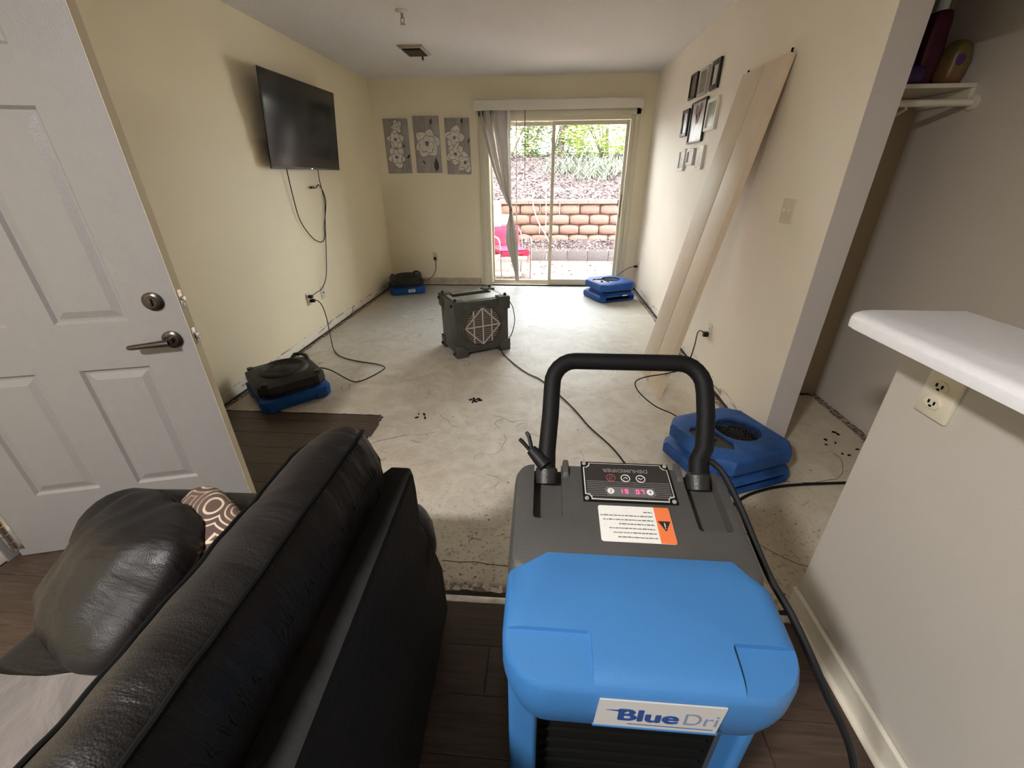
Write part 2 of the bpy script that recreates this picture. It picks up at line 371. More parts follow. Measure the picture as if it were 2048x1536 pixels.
# dark planks, each a part of the floor
pk = G().box(0, 1.215, 0, .1465, .0012, .0085)
proto = pk.build('plank', M_wood, parent=fl, bevel=.0015, seg=1)
first = True
def plank(x, y, ln=1.215, wd=.1465):
    global first
    o = proto if first else proto.copy()
    if not first: COL.objects.link(o); o.parent = fl
    first = False; o.location = (x, y, 0); o.scale = (ln/1.215, wd/.1465, 1)
yy = .975-.1485; row = 0
while yy > -2.2:
    x = -2.15-(row*.43 % 1.2)
    while x < 1.9:
        x0 = max(x, -2.15); x1 = min(x+1.218, 1.93)
        if yy > -1.0:
            pass
        if x1-x0 > .08: plank(x0, yy, x1-x0-.0008)
        x += 1.218
    yy -= .1472; row += 1
yy = .975; row = 0
while yy < 2.2:
    wd = min(.1465, 2.245-yy); off = (row*.37) % .9
    plank(-2.15, yy, .35+off-.001, wd)
    if -1.80+off < -1.15: plank(-1.80+off, yy, -1.035+1.80-off, wd)
    yy += .1485; row += 1
g = ragged(-2.14, -1.035, 2.246, 2.262, .006, 'x', 40, .003, 21); g.build('wall_end_shade0', M_gap, kind='structure')
g = ragged(-1.034, -1.018, .98, 2.25, .003, 'y', 90, .006, 22); g.build('wall_end_shade1', M_gap, kind='structure')
G().box(-.98, .905, .978, 1.004, .001, .010).build('wall_end_shade2', mat('worn metal floor transition', (.75, .73, .68), .3, metal=.5, var=.3, vscale=20, bump=.2), kind='structure', bevel=.003)
ragged(-.98, .90, 1.006, 1.03, .003, 'x', 60, .006, 23).build('wall_end_shade3', M_gap, kind='structure')

# ceiling vent and sprinkler
v = thing('ceiling_vent', 'small brown grille vent in the popcorn ceiling', 'vent', (-1.235, 4.70, H))
G().box(-.115, .115, -.17, .17, -.012, 0).box(-.10, .10, -.155, .155, -.02, -.0121).build('frame', mat('tan vent frame', (.5, .43, .34), .6), v, bevel=.004)
for i in range(9):
    G().box(-.08, .08, -.008, .008, -.002, .002, T(0, -.11+i*.027, -.024, rx=.6)).build('slat', mat('vent slat', (.16, .12, .08), .6) if i == 0 else bpy.data.materials['vent slat'], v)
G().box(-.085, .085, -.135, .135, -.0225, -.0195).build('grille_backing', M_dark, v)
G().box(.03, .04, .12, .16, -.05, -.02).build('lever', M_dusty, v)
s = thing('fire_sprinkler', 'small white fire sprinkler head hanging from the ceiling', 'sprinkler', (-1.04, 3.70, H))
G().lathe([(.045, 0), (.045, -.006), (.022, -.012), (.012, -.016)], 20).build('escutcheon', M_trim, s, smooth=True)
G().tube([(0, 0, -.012), (0, 0, -.045)], .009, 10).tube([(-.012, 0, -.04), (-.014, 0, -.06), (0, 0, -.075)], .003, 6).tube([(.012, 0, -.04), (.014, 0, -.06), (0, 0, -.075)], .003, 6).build('frame_arms', M_silver, s, smooth=True)
G().lathe([(.019, -.074), (.019, -.077)], 16).build('deflector', M_silver, s)

# ================================================================== SLIDING DOOR, BLIND
dr = thing('door_1', 'cream sliding patio door with two glass panels', 'door', (0.13, D, 0)); dr['kind'] = 'structure'; del dr['category']
fy0, fy1 = D-.02, D+.13
g = G()
g.box(-.84, -.765, D-.022, D+.02, .0, 2.10); g.box(1.04, 1.10, D-.022, D+.02, 0, 2.10); g.box(-.84, 1.10, D-.022, D+.02, 2.035, 2.10)
g.build('casing', M_vinyl, dr, world=True, bevel=.006)
g = G(); g.box(-.765, -.725, fy0+.02, fy1, 0, 2.035); g.box(1.00, 1.04, fy0+.02, fy1, 0, 2.035); g.box(-.725, 1.0, fy0+.02, fy1, 1.995, 2.035)
g.box(-.725, 1.0, fy0+.02, fy1, 0, .018); g.box(-.725, 1.0, D+.03, D+.036, .018, .03); g.box(-.725, 1.0, D+.075, D+.081, .018, .03)
g.build('frame', M_vinyl, dr, world=True, bevel=.003)
def sash(x0, x1, y, zb, zt, st, sb):
    g = G(); g.box(x0, x0+st, y, y+.032, zb, zt); g.box(x1-st, x1, y, y+.032, zb, zt)
    g.box(x0+st, x1-st, y, y+.032, zb, zb+sb); g.box(x0+st, x1-st, y, y+.032, zt-.045, zt)
    p = g.build('sash', M_vinyl, dr, world=True, bevel=.004)
    G().box(x0+st, x1-st, y+.013, y+.019, zb+sb, zt-.045).build('glass_pane', M_glass, p, world=True)
sash(.062, .995, D+.038, .022, 1.99, .042, .06)      # inner, right
sash(-.72, .104, D+.083, .022, 1.99, .03, .04)
g = G().box(.955, .985, D+.012, D+.040, .93, 1.16); hd = g.build('handle', M_vinyl, dr, world=True, bevel=.006)
G().box(.962, .972, D-.002, D+.013, .90, 1.17).build('latch_lever', mat('rusty brown latch', (.10, .04, .025), .5), hd, world=True, bevel=.002)
G().box(.935, .943, D+.022, D+.038, 1.03, 1.11).build('lock_tab', M_dark, dr, world=True)
G().box(-.72, 1.0, D-.018, D+.0, .0, .016).build('sill', mat('dirty aluminium sill', (.12, .10, .09), .5, metal=.4, var=.4, vscale=20), dr, world=True)

bl = thing('vertical_blind', 'white vertical blind gathered and knotted at left of the patio door', 'blind', (.1, D-.06, 2.09))
g = G(); g.box(-.875, 1.095, D-.13, D-.118, 2.088, 2.188); g.box(-.875, -.865, D-.118, D-.002, 2.088, 2.188); g.box(1.085, 1.095, D-.118, D-.002, 2.088, 2.188); g.box(-.865, 1.085, D-.118, D-.002, 2.18, 2.188)
g.build('valance', mat('white blind valance', (.76, .70, .61), .5), bl, world=True, bevel=.003)
G().box(-.86, 1.08, D-.085, D-.045, 2.10, 2.14).build('headrail', M_fabric, bl, world=True)
nv = 9
for i in range(nv):
    t = i/(nv-1); rnd = random.Random(i)
    xt = -.80+t*.34; yt = D-.068+(.022 if i % 2 else -.022)
    kx, kz = -.448, 1.0
    path = [(xt, 2.10, .05 if i < 5 else .075), (xt*.86+kx*.14, 1.85, .05), (xt*.55+kx*.45, 1.45, .036), (xt*.2+kx*.8, 1.14, .02), (kx+(t-.5)*.02, kz, .012),
            (kx+(t-.5)*.09+.0, .80, .024), (kx+.012+(t-.5)*.13, .62, .030), (kx+.04+(t-.5)*.09, .42, .024), (kx+.07+(t-.5)*.04, .22, .018), (kx+.085+(t-.5)*.03, .07, .016)]
    ang0 = (-1.2+.1*(i % 3)) if i < 5 else (.12 if i != nv-1 else 1.35)
    rings = []
    pts = spl([(p[0], p[2], p[1]) for p in path], 5)
    for k, p in enumerate(pts):
        u = k/(len(pts)-1); a = ang0*(1-u*.7)+u*1.0*(t-.5)
        w2 = p[1]; ca, sa = math.cos(a), math.sin(a)
        sec = []
        for q in (-1, -.5, 0, .5, 1): sec.append((p[0]+q*w2*ca-.006*(1-q*q)*sa, yt+q*w2*sa*.5+.006*(1-q*q)*ca, p[2]))
        for q in (1, .5, 0, -.5, -1): sec.append((p[0]+q*w2*ca-.006*(1-q*q)*sa, yt+.002+q*w2*sa*.5+.006*(1-q*q)*ca, p[2]))
        rings.append(sec)
    G().loft(rings).build('vane', M_vane, bl, world=True, smooth=True, ang=60)
G().box(-.466, -.428, D-.10, D-.03, .985, 1.02).build('tie', mat('brown tie', (.32, .16, .10), .8), bl, world=True, bevel=.006)
G().tube([(-.372, D-.09, 2.09), (-.37, D-.09, .09)], .006, 6).build('edge_vane', M_vane, bl, world=True)
G().tube([(-.268, D-.10, 2.10), (-.264, D-.10, 1.35)], .0045, 6).build('wand', M_dusty, bl, world=True)
G().box(-.375, -.345, D-.075, D-.06, .20, .26).build('orange_tag', mat('orange tag', (.62, .24, .06), .6), bl, world=True, bevel=.004, label='orange clip')

# ================================================================== ENTRY DOOR (open), hinge on the left wall
DH, DA = (-2.13, 1.10), math.radians(15.64)
dn = thing('door_2', 'open white six panel entry door with dark lever handle', 'door', (DH[0], DH[1], 0), DA); dn['kind'] = 'structure'; del dn['category']
DW = .909; PANS = []
for (a, b_) in ((DW-.385, DW-.165), (DW-.735, DW-.515)):
    for (z0, z1) in ((.30, .80), (.968, 1.582), (1.715, 1.93)): PANS.append((a, b_, z0, z1))
def paneled(W_, Ht, th, pans):
    # front and back skins with recessed moulded panels, sides closed
    bm_v = []; bm_f = []
    g = G()
    xs = sorted({0, W_, *[p[0] for p in pans], *[p[1] for p in pans]}); zs = sorted({.012, Ht, *[p[2] for p in pans], *[p[3] for p in pans]})
    for sgn, y in ((-1, -th), (1, 0)):
        for i in range(len(xs)-1):
            for j in range(len(zs)-1):
                x0, x1, z0, z1 = xs[i], xs[i+1], zs[j], zs[j+1]
                if any(abs(p[0]-x0) < 1e-6 and abs(p[1]-x1) < 1e-6 and abs(p[2]-z0) < 1e-6 and abs(p[3]-z1) < 1e-6 for p in pans):
                    dep = [(0, 0), (.009, .009), (.016, .009), (.040, .0015), (.040, .0015)]; rg_ = []
                    for ins, dd in dep[:4]:
                        yy_ = y-sgn*dd
                        rg_.append([(x0+ins, yy_, z0+ins), (x1-ins, yy_, z0+ins), (x1-ins, yy_, z1-ins), (x0+ins, yy_, z1-ins)])
                    g.loft(rg_, cap=False); g.add(rg_[-1], [(0, 1, 2, 3)])
                else: g.add([(x0, y, z0), (x1, y, z0), (x1, y, z1), (x0, y, z1)], [(0, 1, 2, 3)])
    z0, z1 = .012, Ht
    g.add([(0,-th,z0),(W_,-th,z0),(W_,0,z0),(0,0,z0),(0,-th,z1),(W_,-th,z1),(W_,0,z1),(0,0,z1)], [(0,1,2,3),(4,5,6,7),(0,3,7,4)])
    g.add([(W_,-th,z0),(W_,0,z0),(W_,0,z1),(W_,-th,z1)], [(0,1,2,3)])
    return g
gp = paneled(DW, 2.03, .044, PANS)
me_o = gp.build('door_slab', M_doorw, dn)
G().box(DW, DW+.0015, -.043, -.001, .012, 2.03).build('edge_strip', mat('cream door edge', (.74, .64, .48), .5), dn)
def rose(x, z, name):
    return G().lathe([(.031, 0), (.031, .007), (.024, .012), (.020, .013)], 28, T(x, -.044, z, rx=PI/2))
g = rose(DW-.073, 1.030, 'x'); g.lathe([(.0195, .012), (.0185, .016), (.001, .0165)], 24, T(DW-.073, -.044, 1.030, rx=PI/2))
db = g.build('deadbolt', M_bronze, dn, smooth=True)
G().box(-.004, .004, -.012, .012, 0, .006, T(DW-.073, -.0605, 1.030, rx=PI/2, rz=0)).build('thumb_turn', M_bronze, db, bevel=.001)
g = rose(DW-.060, .893, 'x'); g.tube([(DW-.060, -.05, .893), (DW-.060, -.088, .893)], .012, 14)
g.tube([(DW-.052, -.088, .893), (DW-.075, -.090, .893), (DW-.12, -.092, .891), (DW-.165, -.090, .887), (DW-.178, -.088, .886)], [.012, .012, .0095, .009, .007], 12)
g.build('lever_handle', M_bronze, dn, smooth=True)
G().box(DW+.0015, DW+.004, -.035, -.009, .865, .925).build('latch_plate', M_chrome, dn, bevel=.001)
G().box(DW+.004, DW+.016, -.029, -.015, .883, .906).build('latch_bolt', M_chrome, dn, bevel=.003)
G().box(DW+.0015, DW+.004, -.035, -.009, 1.0, 1.06).build('bolt_plate', M_chrome, dn, bevel=.001)
G().tube([(DW+.003, -.022, 1.03), (DW+.012, -.022, 1.03)], .008, 12).build('deadbolt_bolt', M_chrome, dn)
for zc in (.15, 1.05, 1.85):
    g = G(); g.box(-.003, .0, -.048, .0, zc-.10, zc+.10); g.box(0, .028, -.0465, -.044, zc-.10, zc+.10)
    for k in range(5): g.tube([(-.004, -.052, zc-.10+.041*k), (-.004, -.052, zc-.063+.041*k)], .0085, 10)
    g.build('hinge', M_chrome, dn, smooth=True)
# baseboard and jamb strip on the near part of the left wall
G().box(XL, XL+.013, -.9, 1.06, .01, .10).build('baseboard_left', M_trim, kind='structure', bevel=.004)
G().box(XL, XL+.02, 1.03, 1.10, .0, 2.07).build('wall_end_shade4', M_doorw, kind='structure', bevel=.004)

# ================================================================== BAR COUNTER
ct = [(.765, -.9), (1.07, -.9), (1.07, 1.098), (.835, 1.098), (.805, 1.092), (.783, 1.078), (.770, 1.058), (.765, 1.03)]
prof = [(0.0, 1.057), (0, 1.076), (.004, 1.085), (.011, 1.090), (.022, 1.0925)]
def inset(poly, d):
    n = len(poly); o = []
    for i in range(n):
        p0, p1, p2 = Vector(poly[i-1]), Vector(poly[i]), Vector(poly[(i+1) % n])
        a = (p1-p0).normalized(); b_ = (p2-p1).normalized(); na = Vector((-a.y, a.x)); nb = Vector((-b_.y, b_.x))
        m_ = (na+nb); m_ = m_/max(.3, m_.length_squared/2); o.append(tuple(p1+m_*d))
    return o
g = G().loft([ring(inset(ct, d) if d else ct, z) for d, z in prof])
tag(g.build('bar_countertop', M_white, smooth=True, ang=50), 'white laminate bar countertop with rounded edge on the half wall', 'countertop')

# ================================================================== OUTLETS, SWITCH (fixed plates, one each)
def outlet_parts(root, sockets=2, toggles=0):
    G().box(-.035, .035, -.006, 0, -.0575, .0575).build('cover_plate', M_plate, root, bevel=.003)
    if sockets:
        for z in (-.021, .021):
            sk = G().prism([(.0165*math.cos(a), .0135*math.sin(a)) for a in [2*PI*k/16 for k in range(16)]], 0, .0025, T(0, -.006, z, rx=PI/2)).build('socket', M_plate, root)
            g = G(); g.box(-.0075, -.0045, -.0095, -.008, z-.002, z+.006); g.box(.0045, .0075, -.0095, -.008, z-.002, z+.006); g.box(-.0025, .0025, -.0095, -.008, z-.009, z-.005)
            g.build('slot', M_dark, sk)
def outlet(label, loc, rz, name='wall_outlet', sockets=2, group=None):
    r = thing(name, label, 'outlet', loc, rz, group); outlet_parts(r, sockets); return r
RL, RR = PI/2, -PI/2    # plate fronts face -y locally; rz turns them: left wall faces +x, right wall faces -x
outlet('ivory double outlet on the cream left wall with two cords plugged in', (XL, 3.633, .392), RL)
o = thing('blank_wall_plate', 'ivory cable plate on the left wall beside the double outlet', 'wall plate', (XL, 3.90, .385), RL)
G().box(-.035, .035, -.006, 0, -.0575, .0575).build('cover_plate', M_plate, o, bevel=.003)
G().tube([(0, -.006, 0), (0, -.018, 0)], .005, 10).build('coax_socket', M_bronze, o)
outlet('ivory outlet on the back wall between flower canvas and patio door', (-1.52, D, .392), 0)
outlet('small outlet near the back end of the right wall above blue fan', (XR, 5.71, .312), RR)
outlet('ivory outlet low on the right wall behind the leaning bifold door', (XR, 3.035, .352), RR)
o = outlet('large ivory outlet high on the half wall under the countertop', (.93, .914, .940), RR)
o.scale = (1.22, 2.0, 1.0)
o = thing('light_switch', 'beige double toggle light switch on the right wall', 'light switch', (XR, 2.405, 1.228), RR)
G().box(-.058, .058, -.006, 0, -.0575, .0575).build('cover_plate', mat('painted tan plate', (.70, .59, .46), .45), o, bevel=.003)
for x in (-.023, .023): G().box(x-.005, x+.005, -.016, -.005, -.004, .014).build('toggle', M_plate, o, bevel=.002)

# ================================================================== TELEVISION
tv = thing('television', 'black flat television on a wall bracket high on the left wall', 'television', (XL, 3.98, 1.78))
tvM = Matrix.Translation((-2.045, 3.98, 1.78)) @ Matrix.Rotation(-.026, 4, 'Z') @ Matrix.Rotation(.108, 4, 'Y')   # local +x = screen normal
WMtv = WM[tv.name].inverted()
hw, hh = .552, .321
g = G().box(-.012, 0, -hw, hw, -hh, hh, tvM); g.build('bezel', M_black, tv, world=True, bevel=.003)
G().box(.0002, .0016, -hw+.009, hw-.009, -hh+.016, hh-.009, tvM).build('screen', M_screen, tv, world=True)
g = G().box(-.045, -.012, -hw+.10, hw-.10, -hh+.04, hh-.16, tvM); g.box(-.055, -.045, -.42, .42, -.26, .02, tvM); g.build('back_housing', M_black, tv, world=True, bevel=.008)
G().box(.0005, .004, .02, .035, -hh+.004, -hh+.010, tvM).build('power_light', mat('white pilot lamp', (.9, .9, .85), .4, emit=(1, .95, .85), estr=1.2), tv, world=True)
g = G().box(XL, XL+.018, 3.80, 4.16, 1.66, 1.90); g.box(XL+.018, XL+.07, 3.86, 3.89, 1.62, 1.94); g.box(XL+.018, XL+.07, 4.07, 4.10, 1.62, 1.94)
g.build('wall_bracket', M_black, tv, world=True, bevel=.002)
c = spl([(-2.13, 3.69, 1.50), (-2.14, 3.71, 1.30), (-2.146, 3.75, 1.065), (-2.15, 3.90, .90), (-2.15, 4.041, .841), (-2.152, 4.13, .87), (-2.15, 4.17, .98), (-2.15, 4.27, 1.14),
         (-2.15, 4.292, 1.22), (-2.15, 4.25, 1.31), (-2.15, 4.20, 1.335), (-2.145, 4.14, 1.31), (-2.14, 4.08, 1.316)], 8)
pc = G().tube(c, .0042, 6).build('video_cable', M_cord, tv, world=True, smooth=True)
G().box(-2.148, -2.132, 4.035, 4.085, 1.306, 1.326).build('connector', M_dusty, pc, world=True, bevel=.002)
c = spl([(-2.13, 4.22, 1.50), (-2.15, 4.245, 1.38), (-2.152, 4.27, 1.2), (-2.152, 4.22, 1.05), (-2.152, 4.15, .86), (-2.152, 4.08, .67), (-2.14, 3.98, .52), (-2.13, 3.84, .44), (-2.125, 3.70, .43), (-2.13, 3.645, .42)], 8)
pc = G().tube(c, .0036, 6).build('power_cord', M_cord, tv, world=True, smooth=True)
G().box(-2.158, -2.122, 3.62, 3.65, .400, .430).build('plug', M_cord, pc, world=True, bevel=.004)

# ================================================================== FLOWER CANVASES
def petal_flower(g, cx, cz, R, n, rot, y, wid=.42, og=None):
    rn = random.Random(int(cx*1000)+n)
    for lay in range(2):
        for k in range(n):
            k2 = k+lay*n; a = rot+2*PI*k/n+lay*PI/n+rn.uniform(-.15, .15); L_ = R*rn.uniform(.85, 1.15)*(1-.35*lay); w_ = wid*L_*rn.uniform(.8, 1.05)*.85; bend = rn.uniform(-.2, .2)
            for gg, grow, dy0 in ((og, 1.0, .00022), (g, 0, 0)):
                ce = []; le = []; ri = []
                for i in range(10):
                    u = i/9; hw_ = (w_*math.sin(PI*(.03+.94*u**.8))**.7)+grow*.0035; q = L_*(.10+.90*u)+grow*.004*(u > .5); pz = bend*L_*u*u
                    le.append((q, pz+hw_)); ri.append((q, pz-hw_)); ce.append((q, pz))
                v = []
                for P_, dy in ((le, 0), (ce, -.0012*(1-grow)), (ri, 0)): v += [(cx+p[0]*math.cos(a)-p[1]*math.sin(a), y+dy+dy0-.0005*k2, cz+p[0]*math.sin(a)+p[1]*math.cos(a)) for p in P_]
                gg.add(v, [(i, i+1, i+11, i+10) for i in range(9)]+[(i+10, i+11, i+21, i+20) for i in range(9)])
def canvas_mat():
    m = mat('grey painted canvas', (.30, .27, .25), .8); g = NT(m)
    g.col(g.ramp(g.noise(9, 6, 1, g.mapping((1, 1, .4))), [(.3, (.32, .285, .27)), (.7, (.45, .41, .39))])); g.bump(g.noise(300, 2), .3, .002); return m
M_canvas = canvas_mat()
M_petal = mat('white paint petals', (.72, .665, .59), .7, var=.15, vscale=30); M_petal2 = mat('cream paint petals', (.58, .51, .42), .7, var=.3, vscale=22)
M_outl = mat('grey brown petal outline', (.15, .125, .105), .8); M_stem = mat('black paint strokes', (.06, .05, .045), .7)
def clipx(o, x0, x1, z0, z1):
    for v in o.data.vertices:
        v.co.x = min(max(v.co.x, x0), x1); v.co.z = min(max(v.co.z, z0), z1)
def canvas(x0, x1, z0, z1, label, flowers, buds, stems, seed):
    r = thing('canvas_painting', label, 'painting', ((x0+x1)/2, D, (z0+z1)/2), group='grey flower canvases on the back wall')
    hx, hz = (x1-x0)/2, (z1-z0)/2
    G().box(-hx, hx, -.022, -.001, -hz, hz).build('canvas', M_canvas, r, bevel=.004)
    pg = G(); dg = G(); wg = G(); og = G()
    for (fx, fz, R, n, rot, wid) in flowers: petal_flower(pg, fx*hx, fz*hz, R, n, rot, -.0235, wid, og); dg.lathe([(R*.16, 0), (R*.12, .002), (.001, .003)], 10, T(fx*hx, -.0295, fz*hz, rx=PI/2))
    rnd = random.Random(seed)
    for (fx, fz, R, n, rot, wid) in flowers:
        for k in range(7):
            a = rnd.random()*6.3; q = R*.11*rnd.random()+.004; wg.box(-.003, .003, -.001, .0, -.003, .003, T(fx*hx+q*math.cos(a), -.0335, fz*hz+q*math.sin(a)))
    for (fx, fz, a, L_) in buds: dg.lathe([(.001, 0), (L_*.18, L_*.3), (L_*.16, L_*.6), (.001, L_)], 8, T(fx*hx, -.0235, fz*hz, ry=a) @ Matrix.Scale(.15, 4, (0, 1, 0)))
    for (fx, fz, gx, gz) in stems: dg.tube([(fx*hx, -.0238, fz*hz), ((fx+gx)/2*hx+.008, -.0238, (fz+gz)/2*hz), (gx*hx, -.0238, gz*hz)], .0016, 4)
    for gg, nm, mt in ((pg, 'painted_petals', M_petal), (og, 'petal_outlines', M_outl), (dg, 'painted_centres', M_stem), (wg, 'painted_dots', M_label)):
        if gg.v: o = gg.build(nm, mt, r, kind='stuff'); clipx(o, -hx+.004, hx-.004, -hz+.004, hz-.004)
canvas(-2.03, -1.722, 1.437, 2.035, 'narrow grey canvas of small white flowers nearest the left wall', [(-.1, -.25*-1, .115, 5, .3, .5), (-.15, -.38, .12, 5, 1.0, .5), (.1, .70, .075, 5, .5, .45)],
       [(.2, .58, .6, .05), (.7, -.45, .8, .07), (.2, -.72, 0, .06), (.55, -.05, 0, .05)], [(.2, -.72, .3, -.95), (.6, -.1, .55, -.4), (.5, -.5, .6, -.9), (.72, -.5, .8, -.85)], 1)
canvas(-1.655, -1.33, 1.438, 2.058, 'middle grey canvas with one large cream magnolia bloom', [(0, .05, .155, 6, .2, .55)],
       [(.35, .70, .3, .07), (.6, -.95, 0, .16), (-.45, -.55, 2.5, .05)], [(.3, .7, .5, .3), (-.9, -.40, -.1, -.36)], 2)
canvas(-1.258, -.954, 1.423, 2.032, 'narrow grey canvas of small white flowers beside the patio door', [(-.25, .32, .12, 5, .1, .5), (-.25, -.28, .12, 5, .8, .5), (.55, -.58, .12, 5, .4, .5)],
       [(.4, .80, .1, .07), (.85, .12, .4, .06)], [(.42, .8, .4, .62), (.88, .1, .9, -.3), (-.2, -.4, -.15, -.62)], 3)

# ================================================================== PICTURE FRAMES, RIGHT WALL
def photo_mat(name, cols, sc=14):
    m = mat(name, cols[0], .25); g = NT(m); n = g.noise(sc, 5, .8)
    st = [(.25+.5*i/(len(cols)-1), c) for i, c in enumerate(cols)]; g.col(g.ramp(n, st)); return m
PH_dark = photo_mat('dark photo print', [(.05, .05, .04), (.16, .15, .12), (.09, .08, .07)])
PH_grey = photo_mat('grey photo print', [(.12, .12, .11), (.28, .27, .24), (.18, .17, .15)])
PH_pale = photo_mat('pale photo print', [(.60, .58, .57), (.78, .76, .75)])
PH_pink = photo_mat('pink and white photo print', [(.42, .30, .29), (.66, .58, .60), (.78, .74, .77)], 5)
PH_green = photo_mat('green photo print', [(.15, .17, .12), (.30, .33, .24), (.70, .68, .58)], 7)
M_fblack = mat('black frame', (.012, .010, .010), .3); M_fwhite = mat('white frame', (.80, .77, .70), .4); M_mat = mat('mat board', (.62, .60, .56), .7); M_fsil = mat('silver frame', (.50, .47, .43), .35)
GRP = 'small picture frames in three rows on the right wall'
def frame(y0, y1, z0, z1, fm, photo, label, fw_=.018, mw=.0, extra=None):
    r = thing('picture_frame', label, 'picture frame', (XR, (y0+y1)/2, (z0+z1)/2), RR, GRP)
    hx, hz = (y1-y0)/2, (z1-z0)/2
    g = G(); g.box(-hx, -hx+fw_, -.02, 0, -hz, hz); g.box(hx-fw_, hx, -.02, 0, -hz, hz); g.box(-hx+fw_, hx-fw_, -.02, 0, -hz, -hz+fw_); g.box(-hx+fw_, hx-fw_, -.02, 0, hz-fw_, hz)
    g.build('frame', fm, r, bevel=.0025)
    G().box(-hx+fw_, hx-fw_, -.010, -.002, -hz+fw_, hz-fw_).build('mat_board' if mw else 'photo', M_mat if mw else photo, r)
    if mw: G().box(-hx+fw_+mw, hx-fw_-mw, -.0115, -.0102, -hz+fw_+mw, hz-fw_-mw).build('photo', photo, r)
    if extra: extra(r, hx, hz)
frame(4.32, 4.50, 1.978, 2.162, M_fblack, PH_dark, 'black framed dark photo, farthest of the top row of three')
frame(4.05, 4.235, 1.968, 2.155, M_fsil, PH_grey, 'silver framed grey photo, middle of the top row of three', .018)
frame(3.80, 3.97, 1.968, 2.155, M_fblack, PH_pale, 'thick black frame with pale photo, nearest of the top row', .032, .012)
frame(4.405, 4.59, 1.705, 1.915, M_fblack, PH_pale, 'black framed white photo left of the largest frame', .03)
def wings(r, hx, hz):
    g = G()
    for cx_, cz_, rx_, rz_, t in ((-.045, .055, .034, .052, .5), (.04, .065, .036, .05, -.6), (-.028, -.0, .018, .04, .2), (.02, .01, .02, .045, -.2)):
        g.prism([(rx_*math.cos(u)*(1+.2*math.sin(3*u)), rz_*math.sin(u)) for u in [2*PI*k/16 for k in range(16)]], 0, .0006, T(cx_, -.0105, .03+cz_-.01, rx=PI/2) @ Matrix.Rotation(t, 4, 'Z'))
    g.build('printed_butterfly', mat('dark winged print', (.16, .10, .095), .6), r)
frame(3.965, 4.335, 1.637, 1.94, M_fblack, PH_pink, 'largest frame, thin black with pink dark-winged print', .014, 0, wings)
frame(3.71, 3.935, 1.70, 1.912, M_fwhite, PH_green, 'white framed green photo right of the largest frame', .025)
frame(4.33, 4.515, 1.427, 1.603, M_fwhite, PH_pale, 'white frame with white print, farthest of the bottom row', .022)
frame(4.085, 4.27, 1.47, 1.595, M_fsil, PH_pale, 'small silver frame, middle and smallest of the bottom row', .022)
r = thing('picture_frame', 'frameless white speckled picture block, nearest of the bottom row', 'picture frame', (XR, 3.92, 1.519), RR, GRP)
G().box(-.075, .075, -.02, 0, -.085, .085).build('block', M_fwhite, r, bevel=.003)
g = G(); rnd = random.Random(4)
for i in range(26):
    x, z = rnd.uniform(-.055, .045), -.07+i//3*.017; g.box(x, x+rnd.uniform(.008, .02), -.0212, -.0202, z, z+.005)
g.build('printed_strokes', mat('grey print strokes', (.42, .40, .38), .6), r, kind='stuff')

# ================================================================== LEANING BIFOLD DOOR
bf = thing('bifold_door', 'tan two leaf bifold closet door leaning against the right wall', 'door panel', (.82, 2.85, 0))
def leaf(b0, b1, t0, t1, th, name, m):
    b0, b1, t0, t1 = map(Vector, (b0, b1, t0, t1)); n = (b1-b0).cross(t0-b0).normalized()
    if n.x < 0: n = -n
    v = [b0, b1, t1, t0]; v = v+[p+n*th for p in v]
    return G().add(v, [(0,1,2,3),(7,6,5,4),(0,4,5,1),(1,5,6,2),(2,6,7,3),(3,7,4,0)]).build(name, m, bf, world=True, bevel=.003)
def bif_mat():
    m = mat('scuffed tan door paint', (.70, .57, .42), .45); g = NT(m)
    c = g.ramp(g.noise(3, 5), [(.3, (.66, .53, .39)), (.7, (.73, .60, .455))])
    c = g.mix(g.math('MULTIPLY', g.math('LESS_THAN', g.vor(7), .07), .8), c, (.80, .74, .66)); g.col(c); return m
M_bif = bif_mat()
leaf((.812, 2.618, .003), (.806, 2.868, .003), (1.208, 2.712, 1.95), (1.212, 2.985, 1.955), .036, 'right_leaf', M_bif)
leaf((.804, 2.878, .003), (.800, 3.135, .003), (1.212, 2.995, 1.95), (1.214, 3.29, 1.955), .030, 'left_leaf', M_bif)
g = G()
for k, (z, u) in enumerate(((.35, 0), (1.0, 0), (1.66, 0))):
    q = z/1.955; x = .804+(1.212-.804)*q-.001; y = 2.873+(2.99-2.873)*q; g.tube([(x, y, z-.035), (x+.02, y+.004, z+.035)], .004, 6)
g.build('hinge_pins', mat('rusty hinge', (.28, .15, .10), .6), bf, world=True)
G().tube([(1.222, 2.72, 1.945), (1.224, 2.722, 1.966)], .006, 8).build('pivot_pin', M_dark, bf, world=True)
G().tube([(1.226, 3.24, 1.95), (1.228, 3.242, 1.968)], .006, 8).build('guide_pin', M_dark, bf, world=True)

